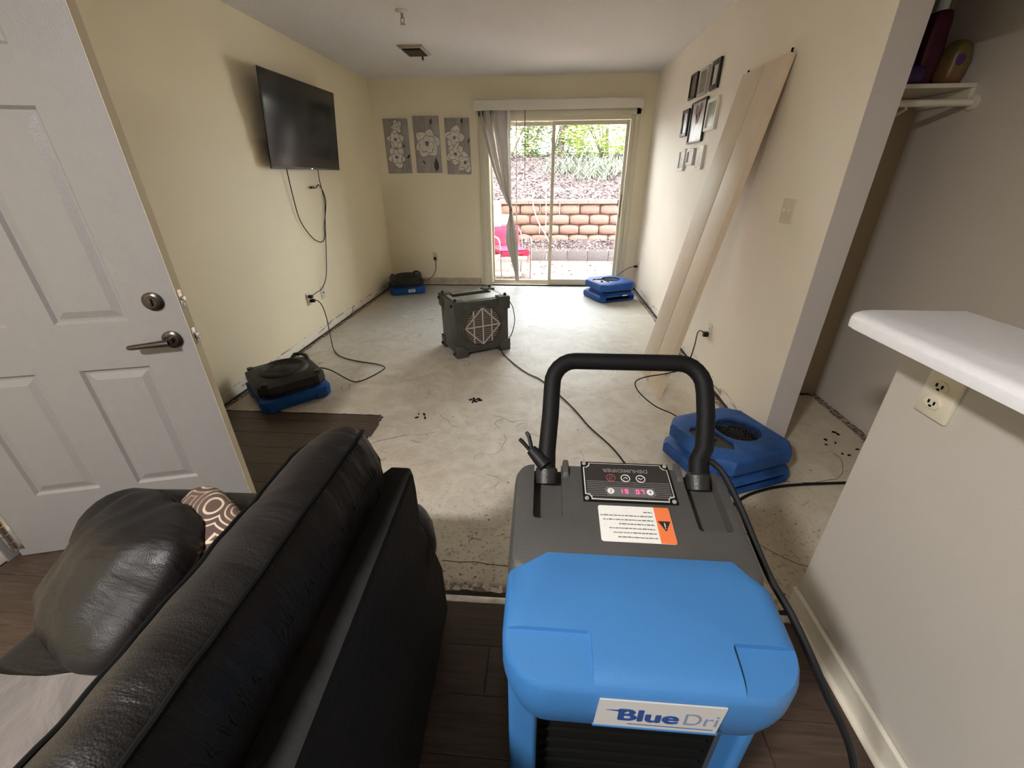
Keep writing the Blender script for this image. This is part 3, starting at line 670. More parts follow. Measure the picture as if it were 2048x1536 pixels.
# ================================================================== CLOSET SHELF AND WHAT IS ON IT
sh = thing('closet_shelf', 'white shelf with rod and bracket in the dark closet', 'shelf', (1.655, 2.60, 1.76))
G().box(1.372, 1.944, 2.44, 2.742, 1.745, 1.763).build('board', M_trim, sh, world=True, bevel=.003)
G().box(1.925, 1.944, 2.44, 2.742, 1.69, 1.744).build('cleat', M_trim, sh, world=True)
G().tube([(1.37, 2.42, 1.685), (1.94, 2.42, 1.685)], .015, 12).build('hanging_rod', M_trim, sh, world=True, smooth=True)
G().tube([(1.66, 2.735, 1.50), (1.66, 2.60, 1.60), (1.66, 2.42, 1.665)], .007, 8).box(1.65, 1.67, 2.725, 2.742, 1.47, 1.745).build('bracket', M_trim, sh, world=True, smooth=True)
G().lathe([(.03, 0), (.03, .01), (.018, .012)], 18, T(1.944, 2.42, 1.685, ry=-PI/2)).build('rod_socket', M_trim, sh, world=True, smooth=True)
def sbox(g, hx, hy, hz, k=4, n=10, M=None, amp=0, fr=6, seed=0, pinch=0):
    bm = bmesh.new(); bmesh.ops.create_cube(bm, size=2); bmesh.ops.subdivide_edges(bm, edges=bm.edges[:], cuts=n, use_grid_fill=True)
    vs = []
    for v in bm.verts:
        p = v.co; l = (abs(p.x)**k+abs(p.y)**k+abs(p.z)**k)**(1/k); q = p/l
        if pinch: 
            e = max(abs(q.x), abs(q.y)); q = Vector((q.x, q.y, q.z*(1-pinch*e**3)))
        q = Vector((q.x*hx, q.y*hy, q.z*hz))
        if amp:
            d = noise.noise(q*fr+Vector((seed*3.1, 0, 0)))*amp+noise.noise(Vector((q.x*fr*3, q.y*fr*1.2, q.z*fr*2))+Vector((seed, 7, 0)))*amp*.4
            q = q+p.normalized()*d
        vs.append(tuple(q))
    fs = [tuple(v.index for v in f.verts) for f in bm.faces]; bm.free(); return g.add(vs, fs, M)
g = sbox(G(), .045, .05, .15, 5, 6, T(1.80, 2.62, 1.915), .006, 12, 1)
a = thing('detergent_bottle', 'magenta bottle with pale cap on the dark closet shelf', 'bottle', (1.80, 2.62, 1.763))
g.build('bottle_body', mat('magenta plastic', (.085, .009, .030), .5, var=.3, vscale=14), a, world=True, smooth=True)
G().lathe([(.024, 0), (.024, .05), (.018, .055)], 16, T(1.80, 2.62, 2.062)).build('cap', M_white, a, world=True, smooth=True)
a = thing('snack_bag', 'orange and yellow bag with purple spot on the closet shelf', 'bag', (1.885, 2.55, 1.763))
bag = sbox(G(), .045, .055, .09, 3.2, 8, T(1.885, 2.55, 1.852, ry=.1), .008, 14, 5)
def bagm():
    m = mat('orange printed foil', (.6, .3, .1), .35); g = NT(m); z = g.sep()[2]
    g.col(g.ramp(g.math('MULTIPLY', g.math('ADD', z, g.math('MULTIPLY', g.noise(9, 3), .05)), 5.0), [(.1, (.20, .075, .04)), (.55, (.19, .125, .04)), (.9, (.11, .10, .025))])); return m
bag.build('bag_body', bagm(), a, world=True, smooth=True)
G().lathe([(.001, .004), (.018, .003), (.024, 0)], 18, T(1.874, 2.497, 1.862, rx=PI/2)).build('printed_spot', mat('purple print', (.08, .03, .14), .5), a, world=True)
a = thing('purple_package', 'dark purple package low at left end of the closet shelf', 'package', (1.71, 2.57, 1.763))
sbox(G(), .05, .07, .045, 4, 6, T(1.71, 2.57, 1.806), .004, 14, 6).build('wrapper', mat('purple foil wrap', (.035, .012, .10), .35, var=.4, vscale=20), a, world=True, smooth=True)
a = thing('shelf_shade_stack', 'added dark stack as clothes behind the bottle on closet shelf', 'shade filler', (1.52, 2.60, 1.763))  # dark stack added to fill in the header's shade behind the bottle
for k in range(10): sbox(G(), .135, .125, .032, 5, 5, T(1.54+.02*(k % 2), 2.60, 1.795+.058*k), .006, 9, k).build('shade_slab', M_suede if k % 2 else M_black, a, world=True, smooth=True)
# ================================================================== boolean helper (result is a plain mesh)
def cut(o, cg):
    me = bpy.data.meshes.new('c'); me.from_pydata(cg.v, [], cg.f); bm = bmesh.new(); bm.from_mesh(me); bmesh.ops.recalc_face_normals(bm, faces=bm.faces[:]); bm.to_mesh(me); bm.free()
    c = bpy.data.objects.new('c', me); COL.objects.link(c); c.parent = o.parent
    md = o.modifiers.new('b', 'BOOLEAN'); md.operation = 'DIFFERENCE'; md.object = c; md.solver = 'EXACT'
    bpy.context.view_layer.update()
    nm = bpy.data.meshes.new_from_object(o.evaluated_get(bpy.context.evaluated_depsgraph_get()))
    if len(nm.polygons) < 8: print('CUT FAILED', o.name)
    o.modifiers.clear(); o.data = nm; bpy.data.objects.remove(c)
    try: nm.set_sharp_from_angle(angle=math.radians(35))
    except Exception: pass
def text(name, body, size, m, parent, M, ext=.0004, off=0, sx=1.0, align='LEFT', shear=0):
    cu = bpy.data.curves.new(name, 'FONT'); cu.body = body; cu.size = size; cu.extrude = ext; cu.offset = off; cu.align_x = align; cu.shear = shear
    t = bpy.data.objects.new(name, cu); COL.objects.link(t); bpy.context.view_layer.update()
    me = bpy.data.meshes.new_from_object(t.evaluated_get(bpy.context.evaluated_depsgraph_get())); bpy.data.objects.remove(t)
    me.transform(WM[parent.name].inverted() @ M @ Matrix.Scale(sx, 4, (1, 0, 0))); me.materials.clear(); me.materials.append(m)
    o = bpy.data.objects.new(name, me); COL.objects.link(o); o.parent = parent; WM[o.name] = WM[parent.name]; return o

# ================================================================== DEHUMIDIFIER
dh = thing('dehumidifier', 'large blue and charcoal portable dehumidifier with black loop handle', 'dehumidifier', (.172, .55, 0))
x0, x1 = -.05, .395; cx = (x0+x1)/2; hx = (x1-x0)/2
def topz(y): return .80+(y-.53)*.19
# blue cover
def cover_poly(ins=0, fr=.075, yb=.53, yf=.333):
    p = []
    for k in range(9):
        a = PI+PI/2*k/8; p.append((x0+ins+(fr-ins)+(fr-ins)*math.cos(a), yf+ins+(fr-ins)+(fr-ins)*math.sin(a)))
    for k in range(9):
        a = 1.5*PI+PI/2*k/8; p.append((x1-ins-(fr-ins)+(fr-ins)*math.cos(a), yf+ins+(fr-ins)+(fr-ins)*math.sin(a)))
    p += [(x1-ins, yb-.045), (x1-ins*1-.035, yb-ins*.2+.004), (x0+ins+.052, yb-ins*.2+.004), (x0+ins, yb-.032)]
    return p
rings = []
for ins, z in ((.045, .598), (.030, .606), (.016, .630), (.004, .675), (0, .70), (0, .742), (.002, .750), (.006, .757), (.012, .7615), (.022, .764), (.035, .765)):
    r_ = []
    for (x, y) in cover_poly(ins):
        k = max(0, min(1, (z-.70)/.065)); r_.append((x, y, z+k*((y-.345)*.19)))
    rings.append(r_)
blue = G().loft(rings).build('blue_cover', M_dblue, dh, world=True, smooth=True, ang=28)
wi = WM[dh.name].inverted()
cg = G()
def rpad(xa, xb, ya, yb, z):      # rounded cutter slab following the slope
    P_ = rrect((xb-xa)/2, (yb-ya)/2, .006, 4, (xa+xb)/2, (ya+yb)/2)
    return [[(x, y, z+(y-.345)*.19) for x, y in P_], [(x*1.0, y, z+.05) for x, y in P_]]
for (xa, xb, ya, yb) in ((-.09, .087, .30, .405), (.296, .46, .30, .400)):
    rr_ = rpad(xa, xb, ya, yb, .7560); cg.loft([[wi @ Vector(p) for p in q] for q in rr_])
cut(blue, cg)
# charcoal rear body with handle channels
rings = []
for ins, z in ((.02, .60), (.0, .62), (0, .77), (.003, .785), (.008, .794), (.016, .797)):
    P_ = rrect(hx-ins, .128-ins, .035-ins*.5, 5, cx, .615)
    rings.append([(x, y, z+max(0, min(1, (z-.70)/.09))*(y-.53)*.19) for x, y in P_])
grey = G().loft(rings).build('charcoal_top', M_dgrey, dh, world=True, smooth=True, ang=28)
cg = G()
for (xa, xb, ya) in ((-.008, .050, .600), (.302, .366, .588)):
    rr_ = [[(x, y, topz(y)-.030) for x, y in rrect((xb-xa)/2, .10, .008, 3, (xa+xb)/2, ya+.10)], [(x, y, .95) for x, y in rrect((xb-xa)/2, .10, .008, 3, (xa+xb)/2, ya+.10)]]
    cg.loft([[wi @ Vector(p) for p in q] for q in rr_])
cut(grey, cg)
g = G()
for xa, xb in ((.052, .066), (.288, .303)):
    g = G().loft([[(xa, .70, topz(.70)-.004), (xb, .70, topz(.70)-.004), (xb, .742, topz(.742)-.004), (xa, .742, topz(.742)-.004)], [(xa+.002, .705, topz(.70)+.006), (xb-.002, .705, topz(.70)+.006), (xb-.002, .738, topz(.742)+.007), (xa+.002, .738, topz(.742)+.007)]]).build('raised_lug', M_dgrey, dh, world=True, bevel=.002)
G().loft([ring(rrect(hx-.012, .165, .03, 5, cx, .595), z) for z in (.0+.05, .62)]).build('lower_body', M_dgrey, dh, world=True, smooth=True, ang=30)
g = G()
for s_, xa in ((-1, x0+.004), (1, x1-.004-.052)):
    w_ = .026 if s_ < 0 else .012
    g.loft([ring(rrect(w_, .045, .01, 5, (x0+.008+w_) if s_ < 0 else (x1-.010-w_), .435), z) for z in (.03, .66)])
    g.build('front_column', M_dblue, dh, world=True, smooth=True, ang=30); g = G()
g = G(); g.box(.0, .345, .425, .44, .06, .64); g.build('front_screen', M_dark, dh, world=True)
g = G()
for k in range(14): g.box(.016, .33, .418, .424, .08+k*.04, .084+k*.04)
g.build('screen_louvers', M_dark, dh, world=True)
G().loft([ring(rrect(hx-.004, .185, .05, 5, cx, .56), z) for z in (.0, .05)]).build('base', M_dgrey, dh, world=True, smooth=True)
for xx in (x0-.012, x1-.018):
    G().lathe([(.10, 0), (.105, .008), (.105, .022), (.10, .03)], 28, T(xx, .70, .105, ry=PI/2)).build('wheel', M_black, dh, world=True, smooth=True)
# handle
PMh = T(0, .715, .838) @ Matrix.Rotation(math.atan2(.195, .165), 4, 'X')
pts = [(.018, -.02, 0), (.018, .04, 0), (.024, .12, 0), (.026, .175, 0)]
pts += [(.026+.052*(1-math.cos(a)), .185+.058*math.sin(a), 0) for a in [PI/2*k/6 for k in range(1, 7)]]
pts += [(.19, .243, 0)]+[(.360-.052*(1-math.sin(a)), .185+.058*math.cos(a), 0) for a in [PI/2*k/6 for k in range(0, 6)]]
pts += [(.360, .175, 0), (.358, .12, 0), (.350, .055, .0), (.336, .03, 0), (.332, -.02, 0)]
G().tube([PMh @ Vector(p) for p in pts], .0188, 16).build('handle', M_foam, dh, world=True, smooth=True, ang=60)
for xx in (.018, .333):
    G().lathe([(.0235, -.012), (.0235, .018), (.019, .024)], 18, T(xx, .705, .822, rx=-.7)).build('handle_socket', M_black, dh, world=True, smooth=True)
g = G(); g.tube([(.016, .705, .852), (.0, .722, .862), (-.016, .735, .872)], [.016, .015, .012], 12)
g.tube([(-.014, .733, .871), (-.022, .752, .896)], .0042, 8); g.tube([(-.018, .733, .871), (-.036, .742, .888)], .0042, 8); g.tube([(-.036, .742, .888), (-.042, .744, .893)], [.0048, .0038], 8); g.tube([(-.022, .752, .896), (-.028, .758, .902)], [.0048, .0038], 8)
g.build('stowed_plug', M_cord, dh, world=True, smooth=True)
# control panel on the slope; PM local = (x, along slope, normal)
PM = Matrix.Translation((0, .53, .7985)) @ Matrix.Rotation(math.atan(.19), 4, 'X')
def pb(xa, xb, sa, sb, n0, n1, g=None): return (g or G()).box(xa, xb, sa, sb, n0, n1, PM)
def platepoly(xa, xb, sa, sb, c):
    return [(xa+c, sa), (xb-c, sa), (xb-c, sa+c*.5), (xb-c*.5, sa+c), (xb, sa+c), (xb, sb-c), (xb-c*.5, sb-c), (xb-c, sb-c*.5), (xb-c, sb), (xa+c, sb), (xa+c, sb-c*.5), (xa+c*.5, sb-c), (xa, sb-c), (xa, sa+c), (xa+c*.5, sa+c), (xa+c, sa+c*.5)]
xa, xb, sa, sb = .092, .277, .113, .216
G().prism([(xa, sa), (xb, sa), (xb, sb), (xa, sb)], .0, .0022, PM).build('panel_base', M_dark, dh, world=True)
pn = G().prism(platepoly(xa+.004, xb-.004, sa+.004, sb-.004, .012), .0022, .0034, PM).build('panel_border', M_icon, dh, world=True)
pn = G().prism(platepoly(xa+.006, xb-.006, sa+.006, sb-.006, .012), .0030, .0042, PM).build('control_panel', M_panel, dh, world=True)
for px_, ps in ((xa+.007, sa+.006), (xb-.007, sa+.006), (xa+.007, sb-.006), (xb-.007, sb-.006)):
    G().lathe([(.0045, 0), (.004, .0025), (.001, .003)], 12, PM @ T(px_, ps, .0022)).build('screw', M_silver, dh, world=True)
g = G()
for k in range(9): pb(xa+.009, xb-.009, sa+.012+k*.0045, sa+.0134+k*.0045, .0042, .0046, g)
g.build('printed_lines', mat('dark grey lines', (.16, .155, .15), .4), pn, world=True)
G().prism([(.141, .127), (.232, .127), (.238, .133), (.234, .147), (.140, .147), (.136, .141)], .0042, .0050, PM).build('display_strip', mat('grey display strip', (.13, .13, .13), .35), pn, world=True)
def disc(x, s_, r, m, nm, h0=.0050, h1=.0056): return G().lathe([(r, h0), (r, h1)], 24, PM @ T(x, s_, 0)).build(nm, m, pn, world=True)
for q, x in enumerate((.148, .226)): disc(x, .1375, .0070, M_label, 'round_button'); text('button_digit', '24'[q], .009, M_ink, pn, PM @ T(x, .1345, .0057), align='CENTER')
def seg7(x, s_, h, on):
    w_ = h*.55; t = h*.13; S = {'a': (0, h, w_, h), 'd': (0, 0, w_, 0), 'g': (0, h/2, w_, h/2), 'f': (0, h/2, 0, h), 'e': (0, 0, 0, h/2), 'b': (w_, h/2, w_, h), 'c': (w_, 0, w_, h/2)}
    g = G()
    for c in on:
        ax, ay, bx, by = S[c]; g.box(x+min(ax, bx)-t/2, x+max(ax, bx)+t/2, s_+min(ay, by)-t/2, s_+max(ay, by)+t/2, .0051, .0058, PM)
    return g
for x, on in ((.166, 'bc'), (.177, 'abcdfg'), (.199, 'abcdef'), (.209, 'abc')): seg7(x, .1335, .0085, on).build('led_digit', M_led, pn, world=True)
for q, x in enumerate((.152, .182, .213)):
    mt = M_pred if q == 0 else M_icon
    g = G().torus(.0088, .0011, 28, 6, PM @ T(x, .172, .0046))
    if q == 0: g.torus(.0034, .0007, 16, 4, PM @ T(x, .172, .0046))
    elif q == 1: g.tube([PM @ Vector(p) for p in ((x-.0042, .1705, .0046), (x, .1745, .0046), (x+.0042, .1705, .0046))], .0009, 5)
    else: g.tube([PM @ Vector(p) for p in ((x-.0042, .1738, .0046), (x, .1698, .0046), (x+.0042, .1738, .0046))], .0009, 5)
    g.build('touch_icon', mt, pn, world=True)
    pb(x-.009, x+.009, .1565, .158, .0042, .0046).build('caption_line', mat('dim caption', (.25, .24, .23), .5) if q == 0 else bpy.data.materials['dim caption'], pn, world=True)
text('panel_lettering', 'DEHUMIDIFIER', .0125, mat('dim grey lettering', (.20, .18, .17), .5), pn, PM @ T(.184, .196, .0043, rz=PI), align='CENTER', off=.0002, sx=1.15)
# warning label
wl = G().prism(rrect(.068, .039, .005, 4, .187, .066), .0, .0009, PM).build('warning_label', M_label, dh, world=True)
G().prism([(.226, .0272), (.2545, .0272), (.2545, .1048), (.226, .1048)], .0009, .0013, PM).build('orange_strip', M_orange, wl, world=True)
G().prism([(.2285, .074), (.2520, .074), (.2402, .052)], .0013, .0017, PM).build('warning_triangle', M_ink, wl, world=True)
G().box(.2394, .2410, .061, .070, .0017, .0020, PM).box(.2394, .2410, .0575, .0592, .0017, .0020, PM).build('exclamation_mark', M_label, wl, world=True)
g = G(); rnd = random.Random(5)
for k, (la, lb) in enumerate(((.150, .2215), (.143, .2215), (.136, .2215), (.155, .2215), (.118+.0+.008, .2215), (.122, .2215), (.205, .2215))):
    x = la; s_ = .036+k*.0092
    while x < lb:
        l = rnd.uniform(.003, .009); pb(x, min(x+l, lb), s_, s_+.0022*rnd.uniform(.7, 1), .0009, .0012, g); x += l+.0012
g.build('fine_print', mat('grey fine print', (.12, .12, .12), .6), wl, world=True)
# name plate on the front face
NM = T(.0, .3325, 0, rx=PI/2)
npl = G().prism([(.092, .672), (.268, .672), (.272, .738), (.096, .738)], 0, .0022, NM).build('name_plate', M_plab, dh, world=True)
G().prism([(.090, .667), (.271, .667), (.271, .6715), (.090, .6715)], 0, .003, NM).build('plate_ledge', M_dblue, dh, world=True, bevel=.001)
for q, (dx, dz) in enumerate(((0, 0), (.0012, .0007), (.0024, 0), (.0034, .0006), (.0012, -.0005))): text('logo_lettering', 'Blue', .041, M_navy, npl, NM @ T(.121+dx, .690+dz, .0023+.0001*q), sx=1.22)
text('logo_lettering', 'Dri', .042, mat('grey logo print', (.20, .24, .34), .5), npl, NM @ T(.2155, .690, .0023), sx=.90)
G().prism([(.106, .7135), (.136, .7105), (.136, .7165)], .0022, .0027, NM).box(.14, .262, .6795, .6808, .0022, .0026, NM).build('logo_streak', M_navy, npl, world=True)
c = spl([(.352, .715, .83), (.358, .74, .856), (.385, .72, .842), (.408, .66, .80), (.428, .56, .742), (.448, .49, .711), (.48, .418, .642), (.55, .376, .498), (.62, .34, .20), (.66, .30, .02), (.70, .18, .0165), (.72, .0, .0165)], 8)
G().tube(c, .0068, 8).build('power_cord', M_cord, dh, world=True, smooth=True)
c = spl([(.30, .77, .10), (.38, .95, .02), (.56, 1.22, .0085), (.78, 1.42, .0085), (.953, 1.583, .0085), (1.08, 1.66, .0085), (1.25, 1.715, .0085), (1.552, 1.755, .0085), (1.80, 1.78, .0085)], 8)
G().tube(c, .0072, 8).build('drain_hose', M_cord, dh, world=True, smooth=True)

# ================================================================== AIR MOVERS
def grille(parent, cx_, cy__, z, R, m, nr=7, ns=3, wr=.0017):
    g = G()
    for k in range(nr): g.torus(R*(k+1.4)/(nr+.6), wr, 30, 5, T(cx_, cy__, z+.006*(1-(k/nr)**2)))
    for k in range(ns*2):
        a = PI*k/ns; g.tube([(cx_, cy__, z+.006), (cx_+R*math.cos(a), cy__+R*math.sin(a), z-.001)], wr*1.2, 5)
    return g.build('grille', m, parent, smooth=True)
def cordpart(root, pts, r=.0042, plug=None, n=8):
    c = G().tube(spl(pts, n), r, 7).build('power_cord', M_cord, root, world=True, smooth=True)
    if plug: G().box(*plug).build('plug', M_cord, c, world=True, bevel=.004)
    return c
def fan_black(label, loc, rz, sc=1.0):
    r = thing('air_mover', label, 'air mover', loc, rz, 'low profile air movers')
    P = lambda hx_, hy_, c_, z: ring(crect(hx_*sc, hy_*sc, c_*sc), z*sc)
    b = G().loft([P(.205, .215, .03, .0), P(.222, .232, .035, .012), P(.225, .235, .035, .085), P(.21, .22, .04, .095)]).build('blue_base', M_blue, r, smooth=True, bevel=0, ang=25)
    cut(b, G().box(-.12*sc, .12*sc, -.30*sc, -.205*sc, -.01, .045*sc).box(-.30*sc, -.2*sc, -.1*sc, .1*sc, -.01, .04*sc).box(.2*sc, .3*sc, -.1*sc, .1*sc, -.01, .04*sc))
    G().loft([P(.19, .20, .05, .088), P(.19, .20, .05, .105)]).build('outlet_gap', M_dark, r)
    G().loft([P(.195, .205, .05, .10), P(.212, .222, .055, .108), P(.212, .222, .055, .118), P(.205, .215, .055, .122), P(.214, .224, .055, .128), P(.212, .222, .055, .178), P(.195, .20, .06, .192), P(.165, .17, .07, .200)]).build('black_shell', M_dusty, r, smooth=True, ang=25)
    G().lathe([(.165*sc, .196*sc), (.155*sc, .214*sc), (.140*sc, .222*sc), (.128*sc, .220*sc), (.118*sc, .205*sc), (.116*sc, .15*sc), (.001, .149*sc)], 40, None, False).build('inlet_collar', M_dusty, r, smooth=True, ang=40)
    grille(r, 0, 0, .212*sc, .125*sc, mat('grey wire grille', (.07, .065, .06), .5))
    G().lathe([(.05*sc, .16*sc), (.05*sc, .185*sc), (.03*sc, .19*sc)], 20).build('motor_hub', M_black, r, smooth=True)
    g = G()
    for k in range(16): a = 2*PI*k/16; g.box(-.003, .003, .05*sc, .108*sc, .155*sc, .185*sc, Matrix.Rotation(a, 4, 'Z'))
    g.build('impeller_blades', M_black, r)
    G().tube([(.10*sc, .17*sc, .188*sc), (.135*sc, .195*sc, .212*sc), (.175*sc, .175*sc, .215*sc), (.195*sc, .12*sc, .208*sc), (.19*sc, .08*sc, .185*sc)], .014*sc, 10).build('carry_handle', M_black, r, smooth=True)
    for x, y in ((-.17, -.18), (.17, -.18), (-.17, .18)):
        G().lathe([(.022*sc, .188*sc), (.022*sc, .199*sc), (.015*sc, .202*sc)], 14, T(x*sc, y*sc, 0)).build('stacking_post', M_black, r, smooth=True)
    G().tube([(-.222*sc, -.17*sc, .10*sc), (-.228*sc, 0, .115*sc), (-.222*sc, .17*sc, .10*sc)], .005, 8).build('cord_wrap', M_cord, r, smooth=True)
    return r
def fan_blue(label, loc, rz, sc=1.0, m=M_blued, panel_side=-1, inlet=(.034, -.002), R=.088):
    r = thing('air_mover', label, 'air mover', loc, rz, 'low profile air movers')
    P = lambda hx_, hy_, c_, z: ring(crect(hx_*sc, hy_*sc, c_*sc), z*sc)
    b = G().loft([P(.205, .20, .03, 0), P(.222, .218, .04, .010), P(.226, .222, .045, .055), P(.215, .212, .05, .072), P(.185, .185, .05, .080)]).build('lower_shell', m, r, smooth=True, ang=25)
    cut(b, G().box(-.17*sc, .17*sc, -.30*sc, -.15*sc, .014*sc, .060*sc))
    G().box(-.168*sc, .168*sc, -.16*sc, -.14*sc, .014*sc, .060*sc).build('outlet_screen', M_dark, r)
    G().loft([P(.178, .178, .05, .076), P(.17, .17, .05, .095), P(.182, .182, .05, .122)]).build('waist', M_blue, r, smooth=True, ang=25)
    for z in (.088, .104): G().tube([(x*sc, y*sc, z*sc) for x, y in [(-.18, -.165), (-.165, -.185), (.165, -.185), (.185, -.165), (.185, .165)]], .007*sc, 8).build('wrapped_cord', M_cord if z > .1 else m, r, smooth=True)
    t = G().loft([P(.20, .20, .05, .114), P(.216, .214, .055, .122), P(.219, .217, .058, .172), P(.212, .210, .060, .190), P(.196, .194, .062, .199), P(.17, .17, .06, .202)]).build('upper_shell', m, r, smooth=True, ang=25)
    c = G().lathe([(R*1.06*sc, .15*sc), (R*1.06*sc, .25*sc)], 40, T(inlet[0]*sc, inlet[1]*sc, 0))
    s_ = panel_side; hexp = [(s_*.198, -.07), (s_*.192, .055), (s_*.160, .085), (s_*.082, .06), (s_*.062, -.09), (s_*.10, -.135)]
    cut(t, c)
    cut(t, G().prism([(x*sc, y*sc) for x, y in (hexp if s_ > 0 else hexp[::-1])], .188*sc, .25*sc))
    G().prism([(x*.985*sc, y*.985*sc) for x, y in (hexp if s_ > 0 else hexp[::-1])], .180*sc, .192*sc).build('control_plate', M_black, r)
    G().lathe([(.008*sc, .192*sc), (.008*sc, .200*sc), (.004*sc, .202*sc)], 16, T(s_*.155*sc, .03*sc, 0)).build('switch_lamp', M_redl, r, smooth=True, label='red switch lamp')
    G().lathe([(.014*sc, .192*sc), (.012*sc, .205*sc)], 16, T(s_*.12*sc, -.03*sc, 0)).build('speed_knob', M_black, r, smooth=True)
    G().lathe([(R*1.05*sc, .152*sc), (.001, .151*sc)], 30, T(inlet[0]*sc, inlet[1]*sc, 0)).build('inlet_well', M_dark, r)
    grille(r, inlet[0]*sc, inlet[1]*sc, .188*sc, R*1.04*sc, M_dusty, 7, 3, .0018)
    g = G()
    for k in range(14): a = 2*PI*k/14; g.box(-.003, .003, .03*sc, .078*sc, .153*sc, .175*sc, T(inlet[0]*sc, inlet[1]*sc, 0) @ Matrix.Rotation(a, 4, 'Z'))
    g.lathe([(.032*sc, .153*sc), (.03*sc, .18*sc)], 20, T(inlet[0]*sc, inlet[1]*sc, 0)); g.build('impeller', M_black, r)
    return r
fa = fan_black('dusty black over blue air mover by the left wall near the sofa', (-1.805, 2.52, .0), math.radians(46))
cordpart(fa, [(-1.62, 2.66, .15), (-1.55, 2.68, .12), (-1.43, 2.72, .015), (-1.36, 2.76, .006), (-1.29, 2.90, .006), (-1.275, 3.0, .006), (-1.36, 3.06, .006), (-1.50, 3.10, .006), (-1.64, 3.15, .006), (-1.77, 3.23, .006), (-1.875, 3.36, .008),
              (-1.93, 3.45, .03), (-1.98, 3.54, .12), (-2.02, 3.61, .24), (-2.06, 3.65, .33), (-2.10, 3.66, .37), (-2.13, 3.65, .375)], plug=(-2.158, -2.118, 3.635, 3.665, .358, .388))
fb = fan_black('black topped blue air mover in the far left corner', (-1.85, 5.52, 0), math.radians(21))
G().box(-.0, .09, -.240, -.2355, .035, .072).build('label', M_label, fb); 
G().box(.012, .078, -.2408, -.2401, .050, .058).build('label_print', M_ink, fb)
cordpart(fb, [(-1.68, 5.66, .12), (-1.60, 5.74, .11), (-1.54, 5.82, .17), (-1.515, 5.85, .24), (-1.512, 5.86, .32), (-1.52, 5.865, .37)], plug=(-1.535, -1.505, 5.855, 5.893, .355, .39))
fc = fan_blue('blue air mover with two stacked shells by the patio door', (.835, 5.32, 0), math.radians(25), sc=1.12, m=M_blue, inlet=(.02, .01), R=.10)
G().box(.04, .11, -.2505, -.238, .0685, .079).build('label', M_label, fc)
cordpart(fc, [(.95, 5.56, .16), (.96, 5.62, .18), (1.0, 5.68, .21), (1.06, 5.70, .25), (1.13, 5.705, .295), (1.20, 5.708, .312)], plug=(1.195, 1.240, 5.695, 5.722, .30, .326))
fd = fan_blue('dusty blue air mover with red lamp beside the dehumidifier', (.985, 1.885, 0), math.radians(22), sc=1.06, R=.098, inlet=(.045, -.002))
cordpart(fd, [(.88, 2.10, .10), (.90, 2.25, .03), (.86, 2.38, .012), (.76, 2.45, .03), (.665, 2.52, .09), (.640, 2.56, .145), (.70, 2.575, .178), (.83, 2.58, .205), (.93, 2.585, .235), (.985, 2.62, .28), (1.04, 2.72, .36), (1.10, 2.87, .392), (1.16, 2.98, .375), (1.215, 3.03, .335)], plug=(1.205, 1.242, 3.02, 3.05, .312, .348))

# ================================================================== AIR SCRUBBER
sc_ = thing('air_scrubber', 'grey boxy air scrubber with round filter grille mid floor', 'air scrubber', (-.600, 3.51, 0), math.radians(31))
W_, D_, H_ = .255, .19, .49
g = G().box(-W_+.012, W_-.012, -D_+.022, D_-.022, .03, H_-.014).build('casing', M_sgrey, sc_, bevel=.012)
g = G(); g.box(-W_+.04, W_-.04, -D_+.045, D_-.045, H_-.016, H_-.009)
g.build('top_plate', M_silver, sc_, bevel=.004)
g = G(); g.box(-W_+.075, W_-.08, .02, .10, H_-.012, H_-.006); g.build('handle_slot', M_dark, sc_)
ff = G().box(-W_+.014, W_-.014, -D_, -D_+.03, .035, H_-.012).build('front_frame', M_sgrey, sc_, bevel=.012)
cut(ff, G().lathe([(.170, -.06), (.170, .06)], 48, T(0, -D_, .255, rx=PI/2)))
G().box(-W_+.014, W_-.014, D_-.03, D_, .035, H_-.012).build('rear_frame', M_sgrey, sc_, bevel=.014)
for sx in (-1, 1):
    for sz in (0, 1):
        for sy in (-1, 1):
            z0, z1 = ((0, .11), (H_-.11, H_))[sz]
            xa, xb = sorted((sx*W_, sx*(W_-.105))); ya, yb = sorted((sy*(D_+.012), sy*(D_-.075)))
            zc = (z0+z1)/2; P_ = [(xa, z0), (xb, z0), (xb, z1), (xa, z1)]
            inner = xb if sx < 0 else xa; iz = z1 if sz == 0 else z0
            poly = []
            for (px_, pz) in P_:
                if px_ == inner and pz == iz:
                    d1 = .04*(1 if sx > 0 else -1); d2 = .04*(-1 if sz == 0 else 1)
                    a_, b_ = (px_, pz+d2), (px_+d1, pz)
                    poly += ([a_, b_] if (sx < 0) == (sz == 0) else [b_, a_])
                else: poly.append((px_, pz))
            cb = G().prism(poly, -yb, -ya, T(0, 0, 0, rx=PI/2)).build('corner_guard', M_sgrey, sc_, bevel=.008)
            kx, kz = sx*(W_-.002), zc+(.02 if sz else -.02)
            G().lathe([(.014, 0), (.014, .016), (.010, .020)], 14, T(sx*(W_-.004), sy*(D_-.03), kz, ry=sx*PI/2)).build('rubber_foot', M_knob, cb, smooth=True)
            if sz: G().lathe([(.012, 0), (.012, .018), (.008, .022)], 14, T(sx*(W_-.03), sy*(D_-.03), z1-.002)).build('rubber_foot', M_knob, cb, smooth=True)
R_ = .172; zc = .255; FMt = T(0, -D_, zc, rx=PI/2)
G().lathe([(R_+.02, .0), (R_+.016, .010), (R_, .012), (R_-.006, .0), (R_-.008, -.012), (R_-.009, -.03)], 48, FMt, False).build('grille_ring', M_sgrey, sc_, smooth=True, ang=30)
G().lathe([(R_-.006, .0), (.001, .001)], 48, FMt @ T(0, 0, -.0116)).build('filter_media', mat('cream pleated filter', (.34, .27, .19), .9, bump=.4, bscale=80), sc_)
